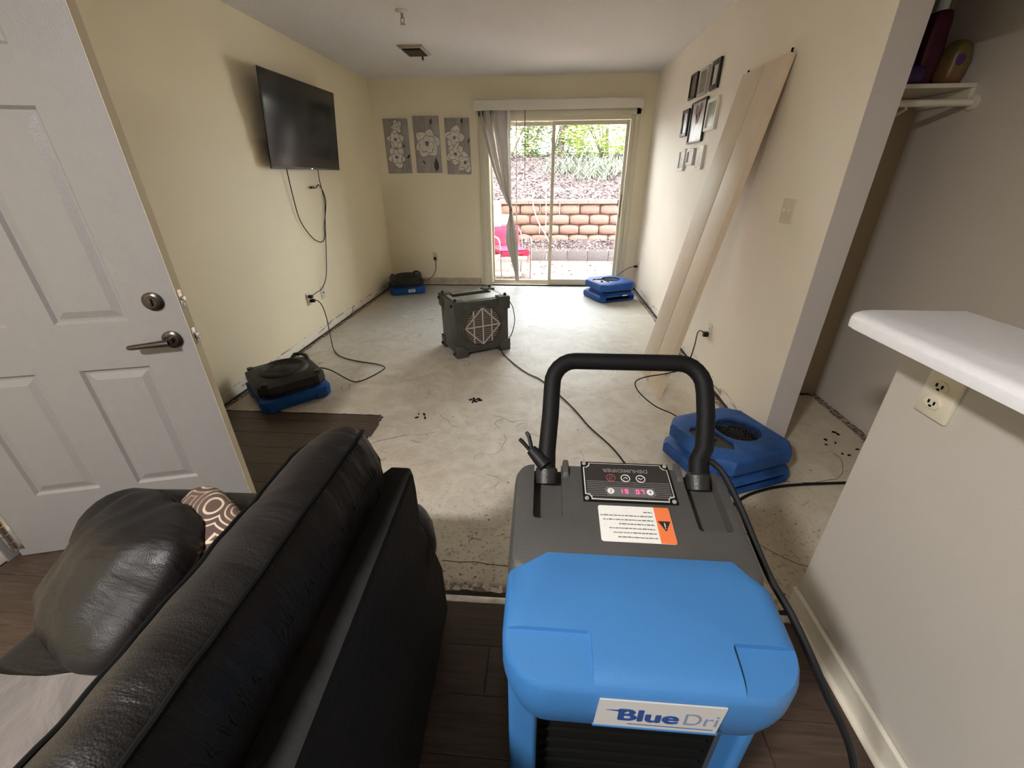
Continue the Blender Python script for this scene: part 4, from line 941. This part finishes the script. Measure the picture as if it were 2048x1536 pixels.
lt = G(); rr = R_-.008
for k in range(17):
    z = -rr+(k+.7)*2*rr/17.5; 
    if abs(z) < rr: h_ = math.sqrt(rr*rr-z*z); lt.box(-h_, h_, z-.0028, z+.0028, -.010, -.002, FMt)
lt.build('louvres', M_sgrey, sc_)
lt = G(); lat = mat('pale grey lattice', (.50, .45, .44), .5)
def bar(xa, ya, xb, yb, w_=.0055):
    a, b_ = Vector((xa, ya, 0)), Vector((xb, yb, 0)); d = (b_-a); L_ = d.length; an = math.atan2(d.y, d.x)
    lt.box(0, L_, -w_, w_, -.003, .004, FMt @ T(xa, ya, 0, rz=an))
for x in (-.082, 0, .082): h_ = math.sqrt(rr*rr-x*x); bar(x, -h_, x, h_)
bar(-rr, 0, rr, 0); q = rr*.98
for a, b_ in (((-q, 0), (0, -q)), ((0, -q), (q, 0)), ((q, 0), (0, q)), ((0, q), (-q, 0))): bar(*a, *b_)
lt.build('lattice_guard', lat, sc_)
G().box(-W_+.10, -W_+.107, -D_-.004, -D_+.01, H_-.07, H_-.03).build('latch_clip', M_silver, sc_)
c = spl([(-.30, 3.58, .42), (-.262, 3.56, .36), (-.245, 3.54, .24), (-.27, 3.52, .13), (-.30, 3.50, .09)], 8); G().tube(c, .004, 6).build('side_cord', M_cord, sc_, world=True, smooth=True)
cordpart(sc_, [(-.37, 3.42, .05), (-.34, 3.36, .006), (-.22, 3.13, .006), (-.10, 2.95, .006), (-.005, 2.854, .006), (.13, 2.62, .006), (.234, 2.40, .006), (.31, 2.20, .006), (.435, 1.946, .006), (.50, 1.65, .006), (.48, 1.30, .006), (.30, .98, .006)], r=.0045)

# ================================================================== SOFA
sf = thing('sofa', 'dark brown leather sofa with piped back cushion seen from behind', 'sofa', (0, 0, 0), 0)
SM = WM[sf.name]
def wr(p, s_=1.0): return Vector(p)
prof = [(-.335, .50), (-.318, .62), (-.306, .74), (-.300, .84), (-.306, .90), (-.318, .945), (-.333, .968), (-.350, .978), (-.375, .984), (-.405, .976), (-.435, .958), (-.462, .932), (-.500, .900), (-.530, .84), (-.540, .76), (-.535, .66), (-.498, .56), (-.46, .49), (-.40, .47)]
ys = []
n_ = 150
for i in range(n_+1):
    t = i/n_; ys.append(-.78+1.445*t)
def cush(y, px_, pz, k):
    d = (.665-y)/.085
    if d < 1: e = math.sqrt(max(0, 1-(1-max(d, 0))**2.4)); e = .62+.38*e
    else: e = 1
    cx_, cz_ = -.40, .66
    if px_ < -.36: px_ = -.36+(px_+.36)*(1-.35*max(0, .55-y))
    zz = cz_+(pz-cz_)*(.86+.14*e) if pz > cz_ else pz
    xx = cx_+(px_-cx_)*(.25+.75*e)
    wv = noise.noise(Vector((px_*7, y*9, pz*3)))*.007+noise.noise(Vector((px_*10+3, y*34, pz*9)))*.0045*(.4+.6*abs(math.sin(k*.9)))
    sag = .010*noise.noise(Vector((0, y*2.3, 4)))
    ny = (px_-cx_); nz = (pz-cz_)*.7; l = math.hypot(ny, nz)+1e-6
    return Vector((xx+wv*ny/l+sag*.3, y, zz+wv*nz/l+sag*(pz > .7)))
rings = [[cush(y, p[0], p[1], k) for k, p in enumerate(prof)] for y in ys]
bc = G().loft(rings).build('back_cushion', M_leather, sf, smooth=True, ang=80)
ssd = bc.modifiers.new('s', 'SUBSURF'); ssd.levels = 1; ssd.render_levels = 2
for idx, nm in ((6, 'piping'), (11, 'piping')):
    G().tube([r_[idx]+Vector((.0, 0, .003)) for r_ in rings], .0042, 8).build(nm, M_pipe, bc, smooth=True)
# gathered leather pleats crossing the rear seam
g = G(); rnd = random.Random(12)
for q in range(46):
    i = rnd.choice([rnd.randint(int(n_*.60), int(n_*.86)), rnd.randint(int(n_*.93), n_-3), rnd.randint(int(n_*.45), int(n_*.9))])
    a = rings[i][6]; b_ = rings[min(i+rnd.randint(-2, 2), n_)][4]; c_ = rings[min(i+rnd.randint(-3, 3), n_)][3]
    g.tube([a+Vector((.0, 0, -.001)), (a+b_)/2+Vector((.0005, 0, 0)), b_+Vector((-.001, 0, 0)), c_+Vector((-.004, 0, 0))], [.0012, .0028, .0022, .0004], 6)
g.build('seam_puckers', M_leather, bc, smooth=True, ang=80)
# wooden-framed back covered in suede, trapezoid that widens to the floor
rg = []
for z, yb, xi, xo in ((.06, .93, -.335, -.275), (.30, .90, -.335, -.268), (.52, .80, -.325, -.260), (.66, .72, -.318, -.255), (.80, .70, -.312, -.247), (.842, .692, -.309, -.246), (.850, .684, -.305, -.250)):
    k_ = -.04*(yb-.3); rg.append([(xi+.045, -.82, z), (xo+.045, -.82, z), (xo+k_, yb-.02, z), (xo-.012+k_, yb, z), (xi+.01+k_, yb, z), (xi+k_, yb-.02, z)])
G().loft(rg).build('back_frame', M_suede, sf, smooth=True, ang=20)
# far arm: padded roll over a panel
def armsec(x, k):
    o = []
    e = 1.0
    if x > -.36: e = math.sqrt(max(0.03, 1-((x+.36)/.095)**2))
    if x < -1.16: e = math.sqrt(max(0.03, 1-((-1.16-x)/.07)**2))
    for i in range(24):
        a = 2*PI*i/24; ry_, rz_ = (.118, .095) if math.sin(a) > 0 else (.118, .15)
        o.append((x, (.768+ry_*math.cos(a)*(.6+.4*e)*e), .535+rz_*math.sin(a)*e+.006*noise.noise(Vector((x*12, i*.5, 0)))))
    return o
xs = [-.266-.02*i for i in range(49)]
ar = G().loft([armsec(x, i) for i, x in enumerate(xs)]).build('arm', M_leather, sf, smooth=True, ang=80)
G().box(-1.19, -.30, .67, .87, .06, .50).build('arm_panel', M_leather, ar, bevel=.03)
G().box(-1.17, -.30, -.80, .68, .06, .30).build('seat_base', M_leather, sf, bevel=.03)
sbox(G(), .385, .36, .095, 5, 12, T(-.83, .30, .375), .008, 5, 3).build('seat_cushion', M_leather, sf, smooth=True, ang=80)
sbox(G(), .385, .36, .095, 5, 12, T(-.83, -.42, .375), .008, 5, 4).build('seat_cushion', M_leather, sf, smooth=True, ang=80)
for x, y in ((-1.12, .80), (-.34, .84), (-1.12, -.76), (-.34, -.76)): G().loft([ring(rrect(.022, .022, .006, 2, x, y), 0.0085), ring(rrect(.03, .03, .006, 2, x, y), .07)]).build('leg', M_black, sf)
lc = thing('loose_cushion', 'big slumped dark leather cushion leaning on the sofa arm', 'cushion', (-.93, .50, .47))
lcM = T(-.965, .60, .575, rx=.62, rz=-.55, ry=-.06)
lo = sbox(G(), .190, .178, .085, 3.4, 16, lcM, .030, 6, 8, .5).build('cushion_body', M_leather, lc, world=True, smooth=True, ang=80)
md = lo.modifiers.new('s', 'SUBSURF'); md.levels = 1; md.render_levels = 1
pts = [(lcM @ Vector((.188*c_, .176*s_, .0))) for c_, s_ in [(max(-1, min(1, 1.13*math.cos(a)))*.965, max(-1, min(1, 1.13*math.sin(a)))*.965) for a in [2*PI*k/48 for k in range(49)]]]
G().tube(pts, .005, 6, cap=False).build('piping', M_pipe, lc, world=True, smooth=True)
pp = thing('throw_pillow', 'brown and cream paisley throw pillow between cushion and arm', 'pillow', (-.80, .60, .47))
sbox(G(), .155, .15, .06, 3.2, 10, T(-.845, .670, .565, rx=.80, rz=-.55, ry=.1), .006, 5, 9, .6).build('pillow_body', M_paisley, pp, world=True, smooth=True, ang=80)
# blanket over the seat, falling over the front edge
nx, ny = 50, 46; v = []; f = []
for j in range(ny+1):
    for i in range(nx+1):
        u = i/nx; y = .47-.95*j/ny - .07*u+.02*math.sin(u*9)*(j == 0)
        s_ = u*.98; x = -.50-s_
        z = .488+.012*noise.noise(Vector((x*6, y*7, 0)))+.006*noise.noise(Vector((x*16, y*5, 3)))
        if u < .06: z += (.06-u)*.8
        if x < -1.22: d = -1.22-x; x = -1.22-.03*math.sin(min(1, d/.05)*PI/2)-.012*math.sin(y*25); z = z-max(0, d-.02)
        v.append((x, y, z))
for j in range(ny):
    for i in range(nx): a = j*(nx+1)+i; f.append((a, a+1, a+nx+2, a+nx+1))
bk = G().add(v, f).build('blanket', M_blanket, None, smooth=True, ang=80)
so_ = bk.modifiers.new('t', 'SOLIDIFY'); so_.thickness = .010; so_.offset = 1
tag(bk, 'beige fleece blanket spread over the sofa seat', 'blanket')

# ================================================================== FLOOR DEBRIS
def crumbs(name, label, cx_, cy__, n, rad, seed):
    rnd = random.Random(seed); g = G()
    for k in range(n):
        a = rnd.random()*6.3; d = rad*rnd.random()**.7; s_ = rnd.uniform(.003, .013)
        g.box(-s_, s_, -s_*.5, s_*.5, .0005, rnd.uniform(.003, .008), T(cx_+d*math.cos(a), cy__+d*math.sin(a)*.7, 0, rz=rnd.random()*3))
    tag(g.build(name, M_dark, None), label, 'debris', kind='stuff')
crumbs('adhesive_crumbs', 'black adhesive crumbs on the bare concrete mid floor', -.454, 2.50, 14, .05, 1)
crumbs('adhesive_crumbs', 'dark crumbs on concrete in the closet doorway', 1.70, 2.12, 10, .20, 2)
crumbs('adhesive_crumbs', 'few dark crumbs scattered beside the wood patch corner', -.80, 2.25, 4, .10, 3)
rnd = random.Random(31); g = G()
def scratch(pts, w_=.0016):
    pts = [(x+.012*noise.noise(Vector((x*14, y*14, 0))), y+.012*noise.noise(Vector((x*14, y*14, 9)))) for x, y in [(p.x, p.y) for p in spl([(q[0], q[1], 0) for q in pts], 4)]]
    g.tube([(x, y, .0008) for x, y in pts], w_, 4)
scratch([(-.62+.18*math.cos(a)-.06*a, 1.92+.13*math.sin(a)) for a in [1.9+.16*k for k in range(22)]], .0009)
scratch([(1.15+.25*math.cos(a), 1.45+.22*math.sin(a)) for a in [2.6+.12*k for k in range(18)]], .001)
scratch([(1.35+.3*math.cos(a), 2.0+.25*math.sin(a)) for a in [-1.6+.1*k for k in range(18)]], .001)
scratch([(-.38, 1.16), (-.2, 1.155), (0, 1.15), (.3, 1.15)], .0012)
tag(g.build('floor_scratches', M_dark, None), 'thin dark curved scratches and saw cuts in the concrete', 'scratches', kind='stuff')

# ================================================================== OUTSIDE
GZ = -.10
def rnd_mat(name, c0, c1, rough=.85, bump=.6, bs=60):
    m = mat(name, c0, rough); g = NT(m); oi = g.N.new('ShaderNodeObjectInfo')
    c = g.ramp(oi.outputs['Random'], [(0, c0), (1, c1)]); n = g.noise(bs*.5, 6)
    c = g.mix(g.ramp(n, [(.4, .0), (.6, .35)]), c, tuple(k*.55 for k in c0)); g.col(c); g.bump(g.noise(bs, 6), bump, .02); return m
M_stone = rnd_mat('split face terracotta block', (.17, .085, .065), (.165, .115, .085)); M_cap = rnd_mat('terracotta cap stone', (.15, .08, .065), (.13, .09, .075))
M_cinder = rnd_mat('weathered cinder block', (.095, .078, .076), (.12, .10, .096)); M_mulch = mat('brown leaf mulch', (.060, .038, .036), .95, bump=1, bscale=60, var=.5, vscale=25)
def patio_mat():
    m = mat('reddish patio slab', (.55, .36, .31), .85); g = NT(m)
    c = g.ramp(g.noise(3, 7, .5), [(.3, (.085, .050, .045)), (.55, (.11, .068, .061)), (.8, (.135, .095, .088))]); g.col(c); g.bump(g.noise(70, 5), .3, .01); return m
tag(G().box(-3.2, 3.0, D+.14, 8.52, -.25, GZ).build('patio_slab', patio_mat(), kind='structure'))
def hz(x, y):
    s_ = max(0, y-9.15); b = .93+.30*min(s_, 3.0)+.06*max(0, s_-3.0)
    if x < -1.1 and y <= 9.5: b = .93+.12*max(0, -1.1-x)
    return b+.05*noise.noise(Vector((x*1.3, y*1.3, 0)))
v = []; f = []; nx, ny = 60, 50
for j in range(ny+1):
    for i in range(nx+1):
        x = -5+11*i/nx; y = 9.18+9*j/ny; v.append((x, y, hz(x, y)))
for j in range(ny):
    for i in range(nx): a = j*(nx+1)+i; f.append((a, a+1, a+nx+2, a+nx+1))
G().add(v, f).build('hillside', M_mulch, kind='structure', smooth=True)
v = []; f = []; nx, ny = 30, 24
for j in range(ny+1):
    for i in range(nx+1): x = -5+3.82*i/nx; y = 6.1+3.2*j/ny; v.append((x, y, .92+.13*max(0, -1.2-x)+.03*noise.noise(Vector((x*2, y*2, 1)))))
for j in range(ny):
    for i in range(nx): a = j*(nx+1)+i; f.append((a, a+1, a+nx+2, a+nx+1))
G().add(v, f).build('side_bank', M_mulch, kind='structure', smooth=True)
v = []; f = []; nx, ny = 40, 6
for j in range(ny+1):
    for i in range(nx+1): x = -.95+4*i/nx; y = 8.60+.45*j/ny; v.append((x, y, .05+.22*(j/ny)+.03*noise.noise(Vector((x*3, y*3, 5)))))
for j in range(ny):
    for i in range(nx): a = j*(nx+1)+i; f.append((a, a+1, a+nx+2, a+nx+1))
G().add(v, f).build('mulch_bed', M_mulch, kind='structure', smooth=True)
# chips and sticks
rnd = random.Random(77)
def chips(name, label, n, fx, s0, s1, m):
    g = G()
    for k in range(n):
        x, y, z = fx(); s_ = rnd.uniform(s0, s1); M_ = T(x, y, z+.006, rnd.uniform(-.7, .7), rnd.uniform(-.7, .7), rnd.random()*6.3)
        g.add([(-s_, 0, 0), (0, -s_*.35, s_*.12), (s_, 0, 0), (0, s_*.35, s_*.15), (0, 0, -s_*.1)], [(0, 1, 3), (1, 2, 3), (0, 4, 1), (1, 4, 2), (2, 4, 3), (3, 4, 0)], M_)
    tag(g.build(name, m, None), label, 'mulch', kind='stuff')
M_chip1 = mat('pale dry leaves', (.20, .155, .15), .8, var=.45, vscale=4); M_chip2 = mat('dark dry leaves', (.035, .022, .022), .9, var=.4, vscale=5)
def onhill():
    x = rnd.uniform(-2.6, 3.6); y = 9.2+4.0*rnd.random()**1.3; return x, y, hz(x, y)
def onbed():
    x = rnd.uniform(-.9, 2.8); y = rnd.uniform(8.62, 9.0); return x, y, .05+.22*(y-8.6)/.45
def onpatio(): return rnd.uniform(-.85, 1.6), rnd.uniform(6.2, 8.3), GZ
chips('pale_leaf_litter', 'pale dry leaf litter covering the hillside behind the stone wall', 3800, onhill, .025, .065, M_chip1)
chips('dark_leaf_litter', 'dark brown leaf litter among the pale leaves on the hillside', 3000, onhill, .02, .06, M_chip2)
chips('bed_leaf_litter', 'pale leaves in the bed below the stone retaining wall', 800, onbed, .02, .05, M_chip1)
chips('bed_dark_litter', 'dark wet leaves in the bed behind the cinder blocks', 500, onbed, .02, .045, M_chip2)
chips('patio_leaves', 'scattered dark leaves lying on the red patio', 90, onpatio, .02, .045, M_chip2)
# retaining wall of split-face blocks
rw = thing('retaining_wall', 'terracotta split face block retaining wall below the hillside', 'wall', (.6, 9.05, GZ))
def blockmesh(L_, h_, d_, seed=0):
    g = G(); r_ = []
    rn = random.Random(seed)
    for y, sc_x, sc_z, cx_, cz_ in ((d_, 1, 1, .001, .001), (.035, 1, 1, .001, .001), (.004, .985, .97, .055, .036), (-.022, .93, .86, .075, .040), (-.040, .80, .66, .075, .036)):
        w2, h2 = L_/2*sc_x, h_/2*sc_z
        P_ = [(-w2+cx_, -h2), (0, -h2), (w2-cx_, -h2), (w2, -h2+cz_), (w2, h2-cz_), (w2-cx_, h2), (0, h2), (-w2+cx_, h2), (-w2, h2-cz_), (-w2, -h2+cz_)]
        j = 1 if y < .03 else 0
        r_.append([(x+rn.uniform(-1, 1)*.006*j, y+rn.uniform(-1, 1)*.008*j, z+rn.uniform(-1, 1)*.003*j) for x, z in P_])
    return g.loft(r_)
bp = blockmesh(.392, .186, .22, 1).build('block', M_stone, rw, bevel=0, smooth=True, ang=60)
bpl = [bp]
BL = .398; firstb = True
def put(pr, x, y, z, rz=0):
    global firstb
    o = pr if firstb else pr.copy()
    if not firstb: COL.objects.link(o); o.parent = rw
    firstb = False; p = WM[rw.name].inverted() @ Vector((x, y, z)); o.location = p; o.rotation_euler = (0, 0, rz+random.uniform(-.02, .02)); return o
for r_ in range(5):
    zc = .785-.19*r_; off = BL/2 if r_ % 2 else 0
    for k in range(9):
        x = -.90+BL/2+off+k*BL
        if x < 2.6: put(bp, x, 9.0+.012*r_*-1+.02, zc)
cpp = G().loft([[(-.29, y, z0_), (.29, y, z0_), (.29, y, z1_), (-.29, y, z1_)] for y, z0_, z1_ in ((.26, -.04, .04), (-.02, -.04, .04), (-.045, -.03, .03))]).build('cap_stone', M_cap, rw)
for k in range(6):
    o = cpp if k == 0 else cpp.copy()
    if k: COL.objects.link(o); o.parent = rw
    o.location = WM[rw.name].inverted() @ Vector((-.62+.585*k, 8.99, .925))
rs = thing('side_retaining_wall', 'pale sunlit block wall at left of the patio', 'wall', (-1.1, 7.7, GZ))
M_pale = rnd_mat('sunlit block tone', (.80, .74, .60), (.84, .78, .66))  # same blocks as the retaining wall, sun glare put into the colour
bq = blockmesh(.392, .186, .18, 5).build('block', M_pale, rs, smooth=True, ang=60); k0 = True
for r_ in range(6):
    for k in range(7):
        y = 6.35+BL/2+(BL/2 if r_ % 2 else 0)+k*BL
        if y > 9.0: continue
        o = bq if k0 else bq.copy()
        if not k0: COL.objects.link(o); o.parent = rs
        k0 = False; o.location = WM[rs.name].inverted() @ Vector((-.98, y, .83-.19*r_)); o.rotation_euler = (0, 0, PI/2)
# cinder block edging
def cinder(x):
    r = thing('cinder_block', 'weathered hollow cinder block edging the mulch bed', 'cinder block', (x, 8.50, GZ), random.uniform(-.02, .02), 'row of cinder blocks along the patio'); return r
def cinder_geo():
    g = G(); L_, d_, h_ = .195, .095, .19
    g.box(-L_, L_, -d_, -d_+.03, 0, h_); g.box(-L_, L_, d_-.03, d_, 0, h_)
    for x in (-L_, -.015, L_-.03): g.box(x, x+.03, -d_+.03, d_-.03, 0, h_)
    return g
lbs = ['leftmost grey cinder block of the row edging the mulch bed', 'second cinder block from the left edging the mulch bed', 'cinder block in the middle of the row edging the mulch bed', 'second cinder block from the right, seen through the sliding panel', 'right cinder block of the row near the door handle side', 'cinder block at far right end, mostly behind the door frame']
for k in range(6):
    r = cinder(-.145+.397*k); r['label'] = lbs[k]
    if k == 0: cb = cinder_geo().build('block_body', M_cinder, r, bevel=.003)
    else: q = cb.copy(); COL.objects.link(q); q.parent = r
# hoses over the wall
M_wh = mat('white vinyl cord', (.80, .74, .70), .5)
tag(G().tube(spl([(-.30, 9.6, 1.12), (-.26, 9.15, 1.05), (-.25, 8.93, .96), (-.22, 8.93, .80), (-.14, 8.92, .58), (.00, 8.90, .36), (.12, 8.78, .16), (.2, 8.72, .12)], 8), .009, 6).build('white_hose', M_wh, None, smooth=True), 'curving white hose hanging over the stone wall', 'hose')
tag(G().tube(spl([(.0, 9.9, 1.25), (.01, 9.2, 1.06), (.015, 8.93, .97), (.02, 8.925, .7), (.02, 8.925, .36)], 8), .006, 6).build('white_rope', M_wh, None, smooth=True), 'straight white rope hanging down the stone wall', 'rope')
# trees and shrubs on the hill
M_bark = mat('brown bark', (.08, .055, .05), .9, bump=.8, bscale=30, var=.4, vscale=8)
def leafmat(n, a, b_):
    m = mat(n, a, .55); g = NT(m); g.col(g.ramp(g.noise(2.5, 5), [(.3, a), (.7, b_)])); g.b.inputs['Transmission Weight'].default_value = 0; return m
LM = [leafmat('yellow green leaves', (.15, .21, .035), (.32, .38, .10)), leafmat('mid green leaves', (.07, .12, .035), (.22, .28, .11)), leafmat('pale blue green blades', (.12, .155, .10), (.25, .28, .20)), leafmat('olive green leaves', (.10, .12, .04), (.26, .28, .13))]
def shrub(label, x, y, rx_, rz_, h0, n, lm, ls, seed, blades=False, trunk=True):
    z = hz(x, y); r = thing('grass_clump' if blades else 'shrub', label, 'grass' if blades else 'shrub', (x, y, z)); rn = random.Random(seed); g = G()
    for k in range(n):
        if blades:
            a = rn.random()*6.3; L_ = rn.uniform(.25, .95); bx, by = rn.gauss(0, rx_*.42), rn.gauss(0, rx_*.5); P_ = []
            for q in range(4):
                u = q/3; P_.append((bx+math.cos(a)*L_*u*.75, by+math.sin(a)*L_*u*.75, L_*(u*1.05-u*u*rn.uniform(.5, 1.0))*rz_-.28*by*0+.30*by))
            w2 = .012; v = []
            for q, p in enumerate(P_): ww = w2*(1-q/3.2); v += [(p[0]-math.sin(a)*ww, p[1]+math.cos(a)*ww, p[2]), (p[0]+math.sin(a)*ww, p[1]-math.cos(a)*ww, p[2])]
            g.add(v, [(2*q, 2*q+1, 2*q+3, 2*q+2) for q in range(3)])
        else:
            th, ph = rn.random()*2*PI, math.acos(rn.uniform(-.8, 1)); rr = rn.uniform(.55, 1)**.5*(1+.25*noise.noise(Vector((math.cos(th)*2, math.sin(th)*2, ph*2+seed))))
            p = Vector((rx_*rr*math.sin(ph)*math.cos(th), rx_*.8*rr*math.sin(ph)*math.sin(th), h0+rz_*rr*math.cos(ph))); s_ = ls*rn.uniform(.6, 1.3)
            M_ = Matrix.Translation(p) @ Matrix.Rotation(rn.random()*6.3, 4, 'Z') @ Matrix.Rotation(rn.uniform(-1.2, 1.2), 4, 'X')
            g.add([(-s_, 0, 0), (0, -s_*.45, s_*.12), (s_, 0, 0), (0, s_*.45, s_*.12)], [(0, 1, 3), (1, 2, 3)], M_)
    g.build('foliage', lm, r)
    if trunk and not blades:
        g = G()
        for k in range(5): a = rn.random()*6.3; g.tube([(0, 0, -.05), (rx_*.25*math.cos(a), rx_*.2*math.sin(a), h0*.6), (rx_*.6*math.cos(a), rx_*.5*math.sin(a), h0+rz_*.4)], [.03, .02, .008], 6)
        g.build('stems', M_bark, r)
specs = [('yellow green shrub filling the upper right of the patio view', 1.45, 12.2, 1.05, .80, .55, 4200, 0, .055), ('mid green shrub behind the sliding door middle post', .15, 12.6, .85, .95, .6, 3400, 1, .05),
         ('olive shrub in the left glass pane beside the blind', -.95, 12.3, .85, .85, .6, 3200, 3, .05), ('tall mid green shrub beyond the left end of the wall', -2.4, 11.6, 1.0, 1.1, .8, 2600, 1, .06),
         ('tall yellow green bush far right beyond the door frame', 3.4, 12.0, 1.1, 1.2, .8, 2600, 0, .06), ('high leafy thicket at the top of the hillside, right of the tree', 1.0, 15.2, 2.0, 1.5, 1.6, 1500, 1, .07),
         ('high leafy thicket at the top of the hillside, left of the tree', -2.0, 15.2, 2.2, 1.5, 1.6, 1500, 3, .07), ('far bush high up on the right of the hillside', 4.6, 14.6, 1.8, 1.6, 1.5, 1300, 1, .07)]
for k, (lb, x, y, rx_, rz_, h0, n, li, ls) in enumerate(specs): shrub(lb, x, y, rx_, rz_, h0, n, LM[li], ls, 40+k)
shrub('pale grassy clump drooping on the hillside at right', 1.25, 10.9, .9, .9, 0, 330, LM[2], 0, 60, True)
shrub('small pale grassy clump under the middle shrubs', .35, 11.1, .6, .7, 0, 130, LM[2], 0, 61, True)
def tree(label, x, y, r0, h_, lean, seed):
    z = hz(x, y); t = thing('tree_trunk', label, 'tree', (x, y, z))
    G().tube([(0, 0, -.1), (lean*.2, 0, h_*.3), (lean*.7, 0, h_*.7), (lean, 0, h_)], [r0*1.25, r0, r0*.85, r0*.5], 10).build('trunk', M_bark, t, smooth=True)
    G().tube([(lean*.3, 0, h_*.35), (lean*.3+.4, .1, h_*.6), (lean*.3+.7, .1, h_*.85)], [r0*.45, r0*.3, r0*.1], 8).build('branch', M_bark, t, smooth=True)
tree('brown tree trunk right of the door middle post', .36, 12.2, .07, 3.4, .12, 1); tree('thin leaning trunk at right of the hillside', 1.7, 13.6, .05, 3.4, -.3, 2); tree('thin trunk in the left pane by the blind', -.55, 12.9, .05, 3.0, .1, 3)

# patio chair with red blanket
pc = thing('patio_chair', 'grey metal patio chair under a red blanket', 'chair', (-.52, 6.95, GZ), .35)
M_mt = mat('weathered chair metal', (.24, .20, .20), .45, metal=.5)
g = G()
for s_ in (-1, 1):
    g.tube(spl([(.24*s_, -.24, .0), (.25*s_, -.23, .40), (.26*s_, -.20, .60), (.26*s_, .0, .63), (.25*s_, .22, .62)], 6), .011, 8)
    g.tube(spl([(.24*s_, .30, 0), (.24*s_, .22, .42), (.23*s_, .28, .66), (.20*s_, .33, .70)], 6), .011, 8)
g.tube([(-.24, -.22, .40), (.24, -.22, .40)], .010, 8); g.tube([(-.20, .33, .70), (.20, .33, .70)], .010, 8); g.tube([(-.24, .22, .40), (.24, .22, .40)], .010, 8)
g.build('frame', M_mt, pc, smooth=True)
g = G().box(-.24, .24, -.23, .24, .405, .425); g.build('seat', mat('dull red sling', (.34, .07, .08), .8), pc, bevel=.008)
G().loft([[(-.22, .23, .44), (.22, .23, .44), (.22, .25, .44), (-.22, .25, .44)], [(-.20, .32, .68), (.20, .32, .68), (.20, .335, .68), (-.20, .335, .68)]]).build('backrest', bpy.data.materials['dull red sling'], pc)
v = []; f = []; nx, ny = 20, 40; path = [(.36, .30), (.355, .70), (.33, .73), (.25, .50), (.20, .45), (-.22, .46), (-.262, .44), (-.275, .40), (-.28, .36)]
pv = spl([(p[0], p[1], 0) for p in path], 6)
for j, p in enumerate(pv):
    for i in range(nx+1):
        x = -.27+.46*i/nx; q = .012*noise.noise(Vector((x*9, j*.4, 2))); v.append((x+.02*math.sin(j*.2), p.x+q-.004, p.y+q*.5+.004))
for j in range(len(pv)-1):
    for i in range(nx): a = j*(nx+1)+i; f.append((a, a+1, a+nx+2, a+nx+1))
rb = thing('red_blanket', 'crimson blanket draped over the patio chair', 'blanket', (-.52, 6.95, GZ), .35)
o = G().add(v, f).build('cloth', mat('crimson knit', (.30, .012, .045), .9, bump=.6, bscale=60, var=.35, vscale=12), rb, smooth=True, ang=80); m_ = o.modifiers.new('t', 'SOLIDIFY'); m_.thickness = .008
g = G()
for i in range(24): x = -.26+.44*i/23; g.tube([(x+.03, -.282, .37), (x+.03+.006*math.sin(i), -.285, .28)], .004, 5)
g.build('fringe', mat('salmon fringe', (.66, .30, .24), .9), rb)
fb2 = thing('white_board', 'pale flat board lying on the patio under the chair', 'board', (-.62, 7.0, GZ), .05)
G().box(-.30, .24, -.10, .16, .0, .035).build('board', mat('pale weathered board', (.74, .66, .58), .7, var=.15, vscale=8), fb2, bevel=.006)
